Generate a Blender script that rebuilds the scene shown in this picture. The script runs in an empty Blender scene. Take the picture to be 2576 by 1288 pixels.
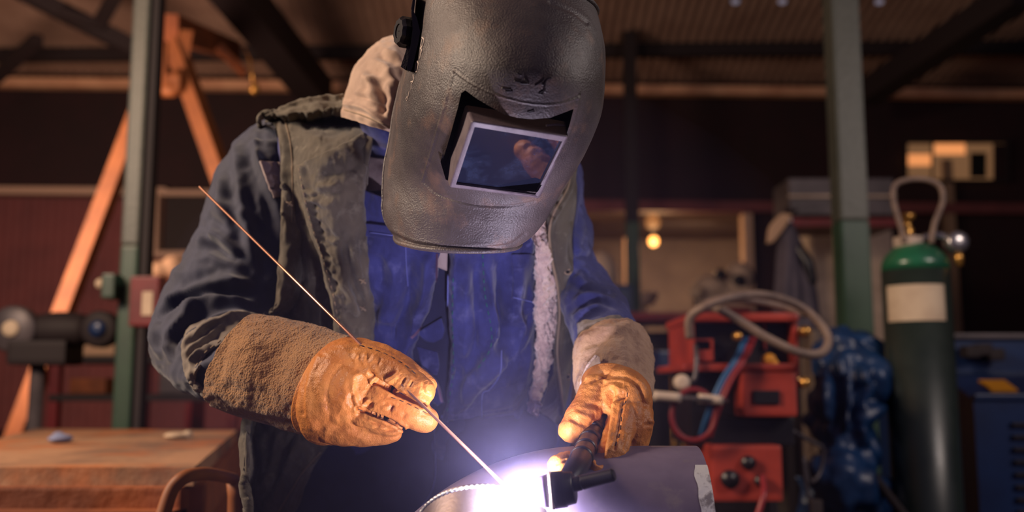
import bpy, bmesh, math, random
import numpy as np
from mathutils import Vector, Matrix, noise
from mathutils.bvhtree import BVHTree

random.seed(7); np.random.seed(7)
S = bpy.context.scene
COL = S.collection

# ------------------------------------------------------------------ camera
F_PX = 2504.0
CAM = np.array([0.0, 0.0, 1.05]); PITCH = math.radians(7.5)
FWD = np.array([0, math.cos(PITCH), math.sin(PITCH)])
UPV = np.array([0, -math.sin(PITCH), math.cos(PITCH)])
cd = bpy.data.cameras.new('camera'); cam = bpy.data.objects.new('camera', cd); COL.objects.link(cam)
cd.sensor_width = 36; cd.lens = 36 * F_PX / 2576
cam.location = CAM; cam.rotation_euler = (math.pi / 2 + PITCH, 0, 0)
cd.dof.use_dof = True; cd.dof.focus_distance = 1.215; cd.dof.aperture_fstop = 2.8
cd.dof.aperture_blades = 0
cd.clip_start = 0.05; cd.clip_end = 60
S.camera = cam

# ------------------------------------------------------------------ world, light, exposure
w = bpy.data.worlds.new('world'); S.world = w; w.use_nodes = True
bg = w.node_tree.nodes['Background']
bg.inputs[0].default_value = (0.40, 0.31, 0.60, 1); bg.inputs[1].default_value = 0.135

def area(name, loc, target, size, power, color, sy=None):
    l = bpy.data.lights.new(name, 'AREA'); l.energy = power; l.color = color
    l.shape = 'RECTANGLE'; l.size = size; l.size_y = sy or size
    o = bpy.data.objects.new(name, l); COL.objects.link(o); o.location = loc
    o.rotation_euler = (Vector(target) - Vector(loc)).to_track_quat('-Z', 'Y').to_euler()
    return o
# open shop door high on the camera's left, low warm sun
area('door_daylight', (-2.7, 1.15, 2.5), (0.0, 1.3, 1.15), 0.9, 70, (1.0, 0.82, 0.66))
area('shop_daylight', (-3.6, 5.2, 1.9), (-2.9, 9.6, 3.2), 1.6, 120, (1.0, 0.64, 0.45))
area('bench_daylight', (-2.4, 1.2, 2.9), (-1.1, 3.0, 0.8), 0.5, 60, (1.0, 0.66, 0.42))
area('right_daylight', (3.4, 0.4, 3.0), (1.6, 3.4, 1.2), 0.8, 30, (1.0, 0.82, 0.72))
area('rim_daylight', (2.4, 1.3, 2.5), (0.05, 1.3, 1.3), 0.8, 17, (0.95, 0.82, 0.78))

S.view_settings.view_transform = 'Standard'; S.view_settings.look = 'None'
S.view_settings.gamma = 1.0; S.view_settings.use_curve_mapping = False
S.view_settings.exposure = 0.0
S.cycles.use_denoising = True
S.cycles.max_bounces = 5; S.cycles.diffuse_bounces = 2; S.cycles.glossy_bounces = 3
S.cycles.transmission_bounces = 3; S.cycles.volume_bounces = 0; S.cycles.transparent_max_bounces = 6
S.cycles.sample_clamp_indirect = 3.0
S.cycles.volume_step_rate = 2.0; S.cycles.volume_max_steps = 48
S.cycles.use_adaptive_sampling = True; S.cycles.adaptive_threshold = 0.02
S.cycles.caustics_reflective = False; S.cycles.caustics_refractive = False

ARC = 1250.0; SMOKE = 0.03; SMOKE2 = 0.4
# ------------------------------------------------------------------ helpers
def P(x, y, Y):
    """the place seen at pixel x, y of the 2576 x 1288 frame, Y metres into the shop"""
    u = (x - 1288) / F_PX; v = (644 - y) / F_PX
    d = FWD + v * UPV + np.array([u, 0, 0])
    return CAM + d * (Y / d[1])
def Pn(x, y, Y):
    u = (x - 1288) / F_PX; v = (644 - y) / F_PX
    d = FWD[None] + v[:, None] * UPV[None]; d[:, 0] += u
    return CAM[None] + d * (Y / d[:, 1])[:, None]
def proj(V):
    r = V - CAM; dep = r @ FWD
    return np.stack([1288 + F_PX * r[:, 0] / dep, 644 - F_PX * (r @ UPV) / dep], 1)
def scale_at(Y): return Y / F_PX          # metres per pixel

ORG = {}
def thing(name, label, cat, loc=(0, 0, 0), group=None):
    o = bpy.data.objects.new(name, None); COL.objects.link(o); o.location = loc
    o.empty_display_size = 0.05
    o['label'] = label; o['category'] = cat
    if group: o['group'] = group
    ORG[o.name] = np.array(loc, float); return o
def tag(o, label, cat, group=None, kind=None):
    o['label'] = label; o['category'] = cat
    if group: o['group'] = group
    if kind: o['kind'] = kind
    return o
def make(name, V, Fc, m, parent=None, smooth=True, origin=None):
    V = np.asarray(V, float)
    org = ORG[parent.name] if parent is not None else (np.array(origin, float) if origin is not None else V.mean(0) * 1.0)
    me = bpy.data.meshes.new(name); me.from_pydata((V - org).tolist(), [], [list(f) for f in Fc]); me.update()
    if smooth:
        me.polygons.foreach_set('use_smooth', [True] * len(me.polygons))
    me.materials.append(m)
    o = bpy.data.objects.new(name, me); COL.objects.link(o)
    if parent is not None: o.parent = parent
    else: o.location = org
    ORG[o.name] = org
    return o
def struct(o): o['kind'] = 'structure'; return o

def cr(pts, n):
    """Catmull-Rom through rows of numbers, n samples (uniform in row index)"""
    p = np.asarray(pts, float); k = len(p)
    if k == 2:
        t = np.linspace(0, 1, n)[:, None]; return p[0] * (1 - t) + p[1] * t
    e = np.vstack([2 * p[0] - p[1], p, 2 * p[-1] - p[-2]])
    t = np.linspace(0, k - 1, n); i = np.minimum(t.astype(int), k - 2); f = (t - i)[:, None]
    a, b, c, d = e[i], e[i + 1], e[i + 2], e[i + 3]
    return 0.5 * ((2 * b) + (-a + c) * f + (2 * a - 5 * b + 4 * c - d) * f ** 2 + (-a + 3 * b - 3 * c + d) * f ** 3)
def arc_cr(pts, n):
    """the same, evenly spaced by length"""
    q = cr(pts, 40 * len(pts)); L = np.concatenate([[0], np.cumsum(np.linalg.norm(np.diff(q, axis=0), axis=1))])
    t = np.linspace(0, L[-1], n)
    return np.stack([np.interp(t, L, q[:, j]) for j in range(q.shape[1])], 1)

def grid_faces(nr, nc, closed=False):
    f = []
    for i in range(nr - 1):
        for j in range(nc if closed else nc - 1):
            k = (j + 1) % nc
            f.append((i * nc + j, (i + 1) * nc + j, (i + 1) * nc + k, i * nc + k))
    return f
def normals(V, Fc):
    Fa = np.array([f if len(f) == 4 else (f[0], f[1], f[2], f[2]) for f in Fc])
    n = np.cross(V[Fa[:, 2]] - V[Fa[:, 0]], V[Fa[:, 3]] - V[Fa[:, 1]])
    z = np.linalg.norm(n, axis=1) < 1e-14
    if z.any(): n[z] = np.cross(V[Fa[z, 1]] - V[Fa[z, 0]], V[Fa[z, 2]] - V[Fa[z, 0]])
    N = np.zeros_like(V)
    for k in range(4): np.add.at(N, Fa[:, k], n)
    return N / np.maximum(np.linalg.norm(N, axis=1), 1e-12)[:, None]

def seg_dist(Q, poly):
    """distance of 2-D points to a polyline and the place along it (0..1), and the signed side"""
    best = np.full(len(Q), 1e9); tt = np.zeros(len(Q)); sd = np.zeros(len(Q))
    p = np.asarray(poly, float); L = np.linalg.norm(np.diff(p, axis=0), axis=1); T = np.concatenate([[0], np.cumsum(L)]) / max(L.sum(), 1e-9)
    for i in range(len(p) - 1):
        a, b = p[i], p[i + 1]; d = b - a; l2 = (d @ d) + 1e-9
        t = np.clip(((Q - a) @ d) / l2, 0, 1); r = Q - (a + t[:, None] * d)
        dist = np.hypot(r[:, 0], r[:, 1]); m = dist < best
        best[m] = dist[m]; tt[m] = T[i] + t[m] * (T[i + 1] - T[i])
        sd[m] = np.sign(d[0] * r[m, 1] - d[1] * r[m, 0])
    return best, tt, sd
def crease(V, N, cs, front=True):
    """cs: (polyline of frame points, width px, height mm[, asym]) -> raised or sunk folds on the near side"""
    Q = proj(V); D = np.zeros(len(V))
    toc = (CAM - V); toc /= np.linalg.norm(toc, axis=1)[:, None]
    fac = np.clip((N * toc).sum(1) * 4 + 0.6, 0, 1) if front else 1.0
    for c in cs:
        poly = arc_cr(c[0], max(8, 5 * len(c[0]))) if len(c[0]) > 2 else np.asarray(c[0], float)
        w_, h_ = c[1], c[2] * 0.001; asym = c[3] if len(c) > 3 else 0
        lo = poly.min(0) - 4 * w_; hi = poly.max(0) + 4 * w_
        idx = np.where((Q > lo).all(1) & (Q < hi).all(1))[0]
        if len(idx) == 0: continue
        d, t, s = seg_dist(Q[idx], poly)
        we = w_ * (1 + asym * s)
        prof = np.exp(-(d / we) ** 2) - 0.25 * np.exp(-((d - 2.2 * we) / we) ** 2)
        tap = np.clip(np.minimum(t, 1 - t) * 5, 0, 1) ** 0.7 if not (len(c) > 4 and c[4]) else 1.0
        D[idx] += h_ * prof * tap
    return V + N * (D * fac)[:, None]
def nz(V, scale, amp, seed=0.0, octv=3, stretch=(1, 1, 1)):
    out = np.empty(len(V)); s = np.array(stretch) * scale
    W = V * s + seed
    f = noise.fractal
    for i in range(len(V)): out[i] = f(W[i], 0.6, 2.1, octv)
    return out * amp

def loft(rows, nr=60, nc=64, e=1.0, arc=None, cs=(), ns=(), cap=True, bridge=True):
    """rows: (L, R, F) each (x, y, Y): the two silhouette points and the nearest point of each section. Full closed sections unless arc=(a0, a1) in radians."""
    A = np.array([[*P(*L), *P(*R), *P(*Fp)] for (L, R, Fp) in rows])
    A = cr(A, nr)
    L, R, Fp = A[:, :3], A[:, 3:6], A[:, 6:]
    M = (L + R) / 2; H = (R - L) / 2; B = Fp - M
    if arc is None: ph = np.linspace(0, 2 * np.pi, nc, endpoint=False); closed = True
    else: ph = np.linspace(arc[0], arc[1], nc); closed = False
    c = -np.sign(np.cos(ph)) * np.abs(np.cos(ph)) ** e; s = np.sign(np.sin(ph)) * np.abs(np.sin(ph)) ** e
    V = (M[:, None] + H[:, None] * c[None, :, None] + B[:, None] * s[None, :, None]).reshape(-1, 3)
    Fc = grid_faces(nr, nc, closed)
    N = normals(V, Fc)
    # outward: away from the section centres
    Mid = np.repeat(M, nc, axis=0)
    if ((V - Mid) * N).sum() < 0: Fc = [f[::-1] for f in Fc]; N = -N
    if cs: V = crease(V, N, cs)
    for (sc, am, st) in ns:
        V = V + N * nz(V, sc, am, random.random() * 50, 3, st)[:, None]
    if cap and closed:
        Fc = Fc + [tuple(range(nc))[::-1], tuple((nr - 1) * nc + k for k in range(nc))]
    return V, Fc, N
def rowd(L, R, Y, b, dx=0, dy=0):
    """a row whose nearest point lies b metres in front of its middle"""
    return ((*L, Y), (*R, Y), ((L[0] + R[0]) / 2 + dx, (L[1] + R[1]) / 2 + dy, Y - b))

def quads(V, Fc): return V, Fc
def bvh_of(*vf):
    V = []; Fc = []; k = 0
    for v, f in vf:
        V += [tuple(p) for p in v]; Fc += [tuple(i + k for i in g) for g in f]; k += len(v)
    return BVHTree.FromPolygons(V, Fc)
def drape_pts(bvh, Q, off):
    """points over the near side of what lies behind each frame point, off metres nearer"""
    out = np.empty((len(Q), 3)); c = Vector(CAM); miss = []
    Yl = 1.5
    for i, (x, y) in enumerate(Q):
        p1 = P(x, y, 1.0); d = Vector(p1 - CAM); d.normalize()
        h = bvh.ray_cast(c, d, 6)
        if h[0] is None:
            g = Vector(P(x, y, 1.5)); h2 = bvh.find_nearest(g)
            for _ in range(2):
                h2 = bvh.find_nearest(Vector(P(x, y, max(0.6, h2[0].y))))
            Yl = h2[0].y; q = P(x, y, Yl)
        else: q = np.array(h[0]); Yl = q[1]
        o = off[i] if hasattr(off, '__len__') else off
        out[i] = q - np.array(d) * o
    return out
def smooth_grid(V, nr, nc, it=3):
    G = V.reshape(nr, nc, 3).copy()
    for _ in range(it):
        g = G.copy()
        g[1:-1] = 0.5 * G[1:-1] + 0.25 * (G[:-2] + G[2:]); G = g; g = G.copy()
        g[:, 1:-1] = 0.5 * G[:, 1:-1] + 0.25 * (G[:, :-2] + G[:, 2:]); G = g
    return G.reshape(-1, 3)
def patch(bvh, left, right, nr, nc, off=0.01, bow=0, roll=0.0, thick=0.003, cs=(), ns=(), sm=4, offf=None):
    """a sheet of cloth lying over a body between two edges drawn from top to bottom; closed, with real thickness"""
    a = arc_cr(left, nr); b = arc_cr(right, nr)
    t = np.linspace(0, 1, nc)
    Q = (a[:, None] * (1 - t)[None, :, None] + b[:, None] * t[None, :, None]).reshape(-1, 2)
    if bow: Q[:, 1] -= bow * np.sin(np.pi * np.tile(t, nr)) * (1 - np.repeat(np.linspace(0, 1, nr), nc)) ** 6
    T = np.tile(t, nr); Sg = np.repeat(np.linspace(0, 1, nr), nc)
    o = np.full(len(Q), off) if offf is None else np.array([offf(s, t_) for s, t_ in zip(Sg, T)])
    if roll: o = o - roll * (np.exp(-(np.minimum(T, 1 - T) / 0.03) ** 2))
    V = drape_pts(bvh, Q, o)
    V = smooth_grid(V, nr, nc, sm)
    Fc = grid_faces(nr, nc); N = normals(V, Fc)
    if ((CAM - V) * N).sum() < 0: Fc = [f[::-1] for f in Fc]; N = -N
    if cs: V = crease(V, N, cs)
    for (sc, am, st) in ns: V = V + N * nz(V, sc, am, random.random() * 50, 3, st)[:, None]
    return shell(V, Fc, nr, nc, thick)
def shell(V, Fc, nr, nc, thick):
    N = normals(V, Fc); n0 = len(V); W = np.vstack([V, V - N * thick])
    F2 = list(Fc) + [tuple(i + n0 for i in f[::-1]) for f in Fc]
    rim = [j for j in range(nc)] + [i * nc + nc - 1 for i in range(1, nr)] + [(nr - 1) * nc + j for j in range(nc - 2, -1, -1)] + [i * nc for i in range(nr - 2, 0, -1)]
    flip = Fc[0][1] != nc
    for k in range(len(rim)):
        i, j = rim[k], rim[(k + 1) % len(rim)]
        q = (i, j, j + n0, i + n0)
        F2.append(q if not flip else q[::-1])
    return W, F2
def tube(pts, r, nseg=10, n=None, caps=True, closed=False, smoothp=True):
    p = np.asarray(pts, float)
    if n and smoothp:
        if closed: p = arc_cr(np.vstack([p, p[0]]), n + 1)[:-1]
        else: p = arc_cr(p, n)
    m = len(p); R = np.full(m, r, float) if np.isscalar(r) else np.interp(np.linspace(0, 1, m), np.linspace(0, 1, len(r)), r)
    t = np.gradient(p, axis=0); t /= np.maximum(np.linalg.norm(t, axis=1), 1e-9)[:, None]
    u = np.cross(t[0], [0.3, 0.1, 1.0]); u /= np.linalg.norm(u); V = []
    for i in range(m):
        u = u - t[i] * (u @ t[i]); u /= np.linalg.norm(u); b = np.cross(t[i], u)
        for k in range(nseg):
            a = 2 * math.pi * k / nseg; V.append(p[i] + R[i] * (math.cos(a) * u + math.sin(a) * b))
    Fc = []
    for i in range(m if closed else m - 1):
        j = (i + 1) % m
        for k in range(nseg):
            l = (k + 1) % nseg; Fc.append((i * nseg + k, i * nseg + l, j * nseg + l, j * nseg + k))
    if caps and not closed: Fc += [tuple(range(nseg))[::-1], tuple((m - 1) * nseg + k for k in range(nseg))]
    return np.array(V), Fc
def ballchain(pts, nseg=20):
    """a limb through (x, y, Y, r px) with round ends"""
    q = np.array([[*P(a, b, Y), r * scale_at(Y)] for a, b, Y, r in pts]); q = arc_cr(q, 10 * len(pts))
    p, r = q[:, :3], q[:, 3]
    t0 = p[0] - p[1]; t0 /= np.linalg.norm(t0); t1 = p[-1] - p[-2]; t1 /= np.linalg.norm(t1)
    aa = np.linspace(0, math.pi / 2, 7)[1:]
    head = [(p[0] + t0 * r[0] * math.sin(x), r[0] * max(math.cos(x), 0.02)) for x in aa][::-1]
    tail = [(p[-1] + t1 * r[-1] * math.sin(x), r[-1] * max(math.cos(x), 0.02)) for x in aa]
    PP = np.array([h[0] for h in head] + list(p) + [h[0] for h in tail]); RR = [h[1] for h in head] + list(r) + [h[1] for h in tail]
    m = len(PP); t = np.gradient(PP, axis=0); t /= np.linalg.norm(t, axis=1)[:, None]
    u = np.cross(t[0], [0.3, 0.1, 1.0]); u /= np.linalg.norm(u); V = []
    for i in range(m):
        u = u - t[i] * (u @ t[i]); u /= np.linalg.norm(u); b = np.cross(t[i], u)
        for k in range(nseg):
            a = 2 * math.pi * k / nseg; V.append(PP[i] + RR[i] * (math.cos(a) * u + math.sin(a) * b))
    Fc = grid_faces(m, nseg, True) + [tuple(range(nseg))[::-1], tuple((m - 1) * nseg + k for k in range(nseg))]
    Fc = [f[::-1] if len(f) == 4 else f for f in Fc]
    return np.array(V), Fc
def joinvf(*vf):
    V = []; Fc = []; k = 0
    for v, f in vf:
        V.append(np.asarray(v)); Fc += [tuple(i + k for i in g) for g in f]; k += len(v)
    return np.vstack(V), Fc
def ellipsoid(c, ax, n=20):
    """ax: 3 half-axis vectors"""
    V = []; Fc = []
    th = np.linspace(0, math.pi, n + 1)
    for a in th:
        for k in range(2 * n):
            b = math.pi * k / n
            V.append(np.asarray(c) + math.sin(a) * math.cos(b) * np.asarray(ax[0]) + math.sin(a) * math.sin(b) * np.asarray(ax[1]) + math.cos(a) * np.asarray(ax[2]))
    return np.array(V), grid_faces(n + 1, 2 * n, True)
def remesh(V, Fc, vox, it=6, fac=0.5):
    me = bpy.data.meshes.new('tmp'); me.from_pydata([tuple(v) for v in V], [], Fc)
    bm = bmesh.new(); bm.from_mesh(me); bmesh.ops.recalc_face_normals(bm, faces=bm.faces); bm.to_mesh(me); bm.free()
    o = bpy.data.objects.new('tmp', me); COL.objects.link(o)
    m = o.modifiers.new('r', 'REMESH'); m.mode = 'VOXEL'; m.voxel_size = vox
    m2 = o.modifiers.new('s', 'SMOOTH'); m2.iterations = it; m2.factor = fac
    dg = bpy.context.evaluated_depsgraph_get(); ev = o.evaluated_get(dg); m3 = bpy.data.meshes.new_from_object(ev)
    n = len(m3.vertices); a = np.empty(n * 3); m3.vertices.foreach_get('co', a)
    F2 = [tuple(p.vertices) for p in m3.polygons]
    bpy.data.objects.remove(o); bpy.data.meshes.remove(me); bpy.data.meshes.remove(m3)
    return a.reshape(-1, 3), F2
def boxvf(c, s, rz=0, bev=0.0, tilt=0):
    """a box with its twelve edges chamfered"""
    bm = bmesh.new(); bmesh.ops.create_cube(bm, size=1.0)
    bmesh.ops.scale(bm, vec=s, verts=bm.verts)
    if bev > 0: bmesh.ops.bevel(bm, geom=list(bm.edges), offset=bev, segments=2, profile=0.7, affect='EDGES')
    bmesh.ops.transform(bm, matrix=Matrix.Translation(Vector(c)) @ Matrix.Rotation(rz, 4, 'Z') @ Matrix.Rotation(tilt, 4, 'Y'), verts=bm.verts)
    V = np.array([v.co[:] for v in bm.verts]); bm.verts.index_update(); Fc = [tuple(v.index for v in f.verts) for f in bm.faces]; bm.free()
    return V, Fc
def beam(a, b, w_, d_, bev=0.004):
    """a square bar from a to b"""
    a = Vector(a); b = Vector(b); L = (b - a).length
    V, Fc = boxvf((0, 0, 0), (w_, d_, L), 0, bev)
    q = (b - a).to_track_quat('Z', 'Y').to_matrix(); m = (a + b) / 2
    return np.array([list(q @ Vector(v) + m) for v in V]), Fc
def lathe(prof, c, n=48, axis='Z'):
    V = []; 
    for (r, z) in prof:
        for k in range(n):
            a = 2 * math.pi * k / n; x, y = r * math.cos(a), r * math.sin(a)
            V.append({'Z': (x, y, z), 'X': (z, x, y), 'Y': (x, z, y)}[axis])
    V = np.array(V) + np.array(c); Fc = grid_faces(len(prof), n, True)
    Fc += [tuple(range(n)), tuple((len(prof) - 1) * n + k for k in range(n))[::-1]]
    return V, [f[::-1] for f in Fc]
def fixn(o):
    bm = bmesh.new(); bm.from_mesh(o.data); bmesh.ops.recalc_face_normals(bm, faces=bm.faces); bm.to_mesh(o.data); bm.free(); return o
def autosmooth(o, ang=40):
    me = o.data
    bm = bmesh.new(); bm.from_mesh(me)
    for e_ in bm.edges:
        if len(e_.link_faces) == 2 and e_.calc_face_angle(0) > math.radians(ang): e_.smooth = False
    bm.to_mesh(me); bm.free(); return o

# ------------------------------------------------------------------ materials
def mat(name, col, rough=0.6, col2=None, nsc=8.0, nlo=0.4, nhi=0.65, metal=0.0, spec=0.5, bumps=(), sheen=0.0, coat=0.0,
        emis=None, es=0.0, col3=None, nsc3=40, lo3=0.55, hi3=0.7, trans=0.0, rough2=None, weave=None, bd=0.01, stretch=None):
    m = bpy.data.materials.new(name); m.use_nodes = True; nt = m.node_tree; N = nt.nodes; Lk = nt.links
    b = N['Principled BSDF']; b.inputs['Base Color'].default_value = (*col, 1); b.inputs['Roughness'].default_value = rough
    b.inputs['Metallic'].default_value = metal; b.inputs['Specular IOR Level'].default_value = spec
    b.inputs['Sheen Weight'].default_value = sheen; b.inputs['Coat Weight'].default_value = coat
    b.inputs['Transmission Weight'].default_value = trans
    if emis: b.inputs['Emission Color'].default_value = (*emis, 1); b.inputs['Emission Strength'].default_value = es
    tc = N.new('ShaderNodeTexCoord'); src = tc.outputs['Object']
    if stretch:
        mp = N.new('ShaderNodeMapping'); mp.inputs['Scale'].default_value = stretch; Lk.new(src, mp.inputs[0]); src2 = mp.outputs[0]
    else: src2 = src
    last = None
    def mixn(fac, a, c2):
        mx = N.new('ShaderNodeMix'); mx.data_type = 'RGBA'; Lk.new(fac, mx.inputs[0])
        if a is None: mx.inputs[6].default_value = (*col, 1)
        else: Lk.new(a, mx.inputs[6])
        mx.inputs[7].default_value = (*c2, 1); return mx.outputs[2]
    def noisefac(sc, lo, hi, det=5, s=None):
        n_ = N.new('ShaderNodeTexNoise'); n_.inputs['Scale'].default_value = sc; n_.inputs['Detail'].default_value = det; n_.inputs['Roughness'].default_value = 0.62
        Lk.new(s or src2, n_.inputs['Vector'])
        r = N.new('ShaderNodeMapRange'); r.inputs[1].default_value = lo; r.inputs[2].default_value = hi; Lk.new(n_.outputs[0], r.inputs[0]); return r.outputs[0]
    if col2: f_ = noisefac(nsc, nlo, nhi); last = mixn(f_, last, col2)
    if col3: last = mixn(noisefac(nsc3, lo3, hi3), last, col3)
    if last is not None: Lk.new(last, b.inputs['Base Color'])
    if rough2 is not None:
        r = N.new('ShaderNodeMapRange'); r.inputs[3].default_value = rough; r.inputs[4].default_value = rough2; Lk.new(noisefac(nsc * 1.7, 0.35, 0.65), r.inputs[0]); Lk.new(r.outputs[0], b.inputs['Roughness'])
    prev = None
    for (sc, st, kind) in bumps:
        if kind == 'n': t = N.new('ShaderNodeTexNoise'); t.inputs['Scale'].default_value = sc; t.inputs['Detail'].default_value = 3; o_ = t.outputs[0]
        elif kind == 'v': t = N.new('ShaderNodeTexVoronoi'); t.inputs['Scale'].default_value = sc; o_ = t.outputs[0]
        elif kind == 'w': t = N.new('ShaderNodeTexWave'); t.inputs['Scale'].default_value = sc; t.bands_direction = 'DIAGONAL'; t.inputs['Distortion'].default_value = 1.0; o_ = t.outputs['Fac']
        elif kind == 'x': t = N.new('ShaderNodeTexWave'); t.inputs['Scale'].default_value = sc; t.bands_direction = 'X'; o_ = t.outputs['Fac']
        Lk.new(src, t.inputs['Vector'])
        bp = N.new('ShaderNodeBump'); bp.inputs['Strength'].default_value = st; bp.inputs['Distance'].default_value = bd; Lk.new(o_, bp.inputs['Height'])
        if prev: Lk.new(prev, bp.inputs['Normal'])
        prev = bp.outputs[0]
    if prev: Lk.new(prev, b.inputs['Normal'])
    return m
def srgb(r, g, b_):
    f = lambda c: (c / 255 / 12.92) if c / 255 <= 0.04045 else ((c / 255 + 0.055) / 1.055) ** 2.4
    return (f(r), f(g), f(b_))

M = {}
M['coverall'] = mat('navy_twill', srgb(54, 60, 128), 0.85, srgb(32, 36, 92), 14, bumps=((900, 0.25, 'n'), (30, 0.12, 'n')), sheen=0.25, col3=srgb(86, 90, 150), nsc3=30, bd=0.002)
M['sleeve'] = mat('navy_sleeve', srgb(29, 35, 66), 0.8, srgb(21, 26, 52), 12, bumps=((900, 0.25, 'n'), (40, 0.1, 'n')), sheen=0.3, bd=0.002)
M['trouser'] = mat('navy_cloth_shaded', srgb(34, 36, 78), 0.9, srgb(28, 30, 62), 8, bumps=((700, 0.2, 'n'),), sheen=0.1, bd=0.002)
M['vest'] = mat('olive_canvas', srgb(100, 90, 74), 0.85, srgb(76, 69, 58), 9, bumps=((1000, 0.5, 'n'), (60, 0.15, 'n')), sheen=0.2, col3=srgb(122, 114, 98), nsc3=45, bd=0.002)
M['fleece'] = mat('cream_fleece', srgb(232, 204, 192), 1.0, srgb(206, 176, 168), 60, bumps=((240, 0.8, 'n'), (90, 0.6, 'v')), sheen=0.6, bd=0.004)
M['patch'] = mat('grey_reflective_tape', srgb(168, 150, 146), 0.6, srgb(136, 118, 118), 30, bumps=((300, 0.3, 'n'),), bd=0.002)
M['cuff'] = mat('grey_brown_cuff', srgb(128, 116, 102), 0.8, srgb(98, 88, 80), 16, bumps=((900, 0.3, 'n'), (50, 0.4, 'n')), sheen=0.2, bd=0.002)
M['hood'] = mat('beige_hood', srgb(200, 170, 148), 0.9, srgb(172, 144, 126), 12, bumps=((900, 0.3, 'n'), (40, 0.3, 'n')), sheen=0.3, bd=0.002)
M['suede'] = mat('brown_suede', srgb(180, 132, 82), 1.0, srgb(142, 98, 56), 9, bumps=((520, 1.0, 'n'), (330, 0.6, 'v'), (60, 0.2, 'n')), sheen=0.3, col3=srgb(108, 72, 50), nsc3=14, lo3=0.56, hi3=0.75, bd=0.0025)
M['suede2'] = mat('tan_worn_suede', srgb(186, 152, 122), 0.95, srgb(146, 110, 84), 8, bumps=((420, 0.7, 'n'), (90, 0.3, 'n')), sheen=0.2, col3=srgb(120, 84, 62), nsc3=16, lo3=0.55, hi3=0.7, bd=0.002)
M['leather'] = mat('orange_leather', srgb(208, 136, 64), 0.5, srgb(184, 106, 42), 11, bumps=((260, 0.3, 'n'), (70, 0.35, 'n'), (500, 0.2, 'v')), col3=srgb(120, 66, 30), nsc3=30, lo3=0.62, hi3=0.78, bd=0.002, spec=0.35)
M['seam'] = mat('dark_thread', srgb(70, 44, 30), 0.8)
M['thread'] = mat('pale_blue_thread', srgb(112, 120, 196), 0.8)
M['gthread'] = mat('green_thread', srgb(30, 110, 100), 0.8)
M['vthread'] = mat('tan_thread', srgb(150, 130, 108), 0.8)
M['zip'] = mat('purple_brass_zip', srgb(120, 90, 120), 0.4, metal=0.6)
M['helmet'] = mat('scuffed_grey_thermoplastic', srgb(86, 76, 75), 0.40, srgb(54, 46, 48), 6, bumps=((500, 0.5, 'n'), (60, 0.05, 'n')), col3=srgb(116, 90, 76), nsc3=22, lo3=0.54, hi3=0.74, rough2=0.6, bd=0.002, spec=0.6)
M['black'] = mat('black_plastic', srgb(26, 22, 28), 0.35, bumps=((300, 0.1, 'n'),), bd=0.001)
M['matblack'] = mat('matt_black', srgb(16, 13, 18), 0.9)
M['lensframe'] = mat('scuffed_lens_frame', srgb(110, 98, 104), 0.45, srgb(88, 76, 84), 40, bumps=((600, 0.4, 'n'),), bd=0.001)
M['lens'] = mat('dark_welding_glass', (0.012, 0.014, 0.03), 0.03, spec=0.8, coat=0.0, col2=(0.03, 0.04, 0.08), nsc=26, nlo=0.5, nhi=0.7)
M['scratch'] = mat('pale_scratch', srgb(196, 180, 168), 0.7)
M['gouge'] = mat('dark_gouge', srgb(34, 26, 30), 0.4)
M['rod'] = mat('copper_rod', srgb(240, 176, 146), 0.36, metal=1.0)
M['pipe'] = mat('dark_steel_pipe', srgb(128, 116, 142), 0.42, srgb(100, 90, 116), 5, metal=0.3, bumps=((300, 0.15, 'n'), (20, 0.1, 'n')), col3=srgb(126, 116, 130), nsc3=25, rough2=0.6, bd=0.001)
M['elbow'] = mat('bright_brushed_steel', srgb(136, 122, 118), 0.45, srgb(104, 92, 92), 9, metal=0.7, bumps=((260, 0.2, 'n'),), bd=0.001)
M['ground'] = mat('ground_bare_steel', srgb(236, 238, 242), 0.4, srgb(150, 146, 152), 60, nlo=.5, nhi=.6, metal=0.5, bumps=((120, 0.5, 'n'),), bd=0.002)
M['ceramic'] = mat('purple_grey_cup', srgb(120, 100, 140), 0.5)
M['ivory'] = mat('ivory_ring', srgb(214, 196, 176), 0.6)
M['skin'] = mat('skin', srgb(190, 138, 112), 0.5)
M['boot'] = mat('dark_boot_leather', srgb(40, 32, 28), 0.5)
M['arc'] = mat('arc_light', (1, 1, 1), 0.5)

# ================================================================== THE WELDER
man = thing('person', 'person bent over the pipe, welding in dark helmet, olive vest and navy coverall', 'person',
            (-0.11, 1.78, 0.0))

# ---- torso of the coverall
torso_rows = [
    rowd((800, 290), (1330, 350), 1.70, .07),
    rowd((668, 318), (1436, 396), 1.66, .135),
    rowd((672, 400), (1452, 480), 1.64, .165),
    rowd((690, 560), (1450, 610), 1.66, .175),
    rowd((690, 760), (1440, 770), 1.70, .165),
    rowd((665, 950), (1432, 950), 1.74, .16),
    rowd((640, 1100), (1428, 1100), 1.78, .165),
    rowd((640, 1290), (1420, 1290), 1.82, .165),
    rowd((640, 1460), (1420, 1460), 1.84, .16)]
tv, tf, tn = loft(torso_rows, 150, 150, ns=((7, .012, (1, 1, .5)),), cs=(
    ([(1180, 700), (1200, 850), (1230, 1000)], 26, 8), ([(1290, 760), (1240, 900), (1160, 1020)], 22, 9),
    ([(1130, 640), (1125, 850), (1110, 1060)], 24, 7), ([(950, 700), (990, 850), (1040, 980)], 24, 7),
    ([(1000, 1120), (1010, 1288)], 30, 6), ([(1230, 1100), (1180, 1288)], 36, 6)))
coverall = make('coverall', tv, tf, M['coverall'], man)
B_torso = bvh_of((tv, tf))
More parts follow.
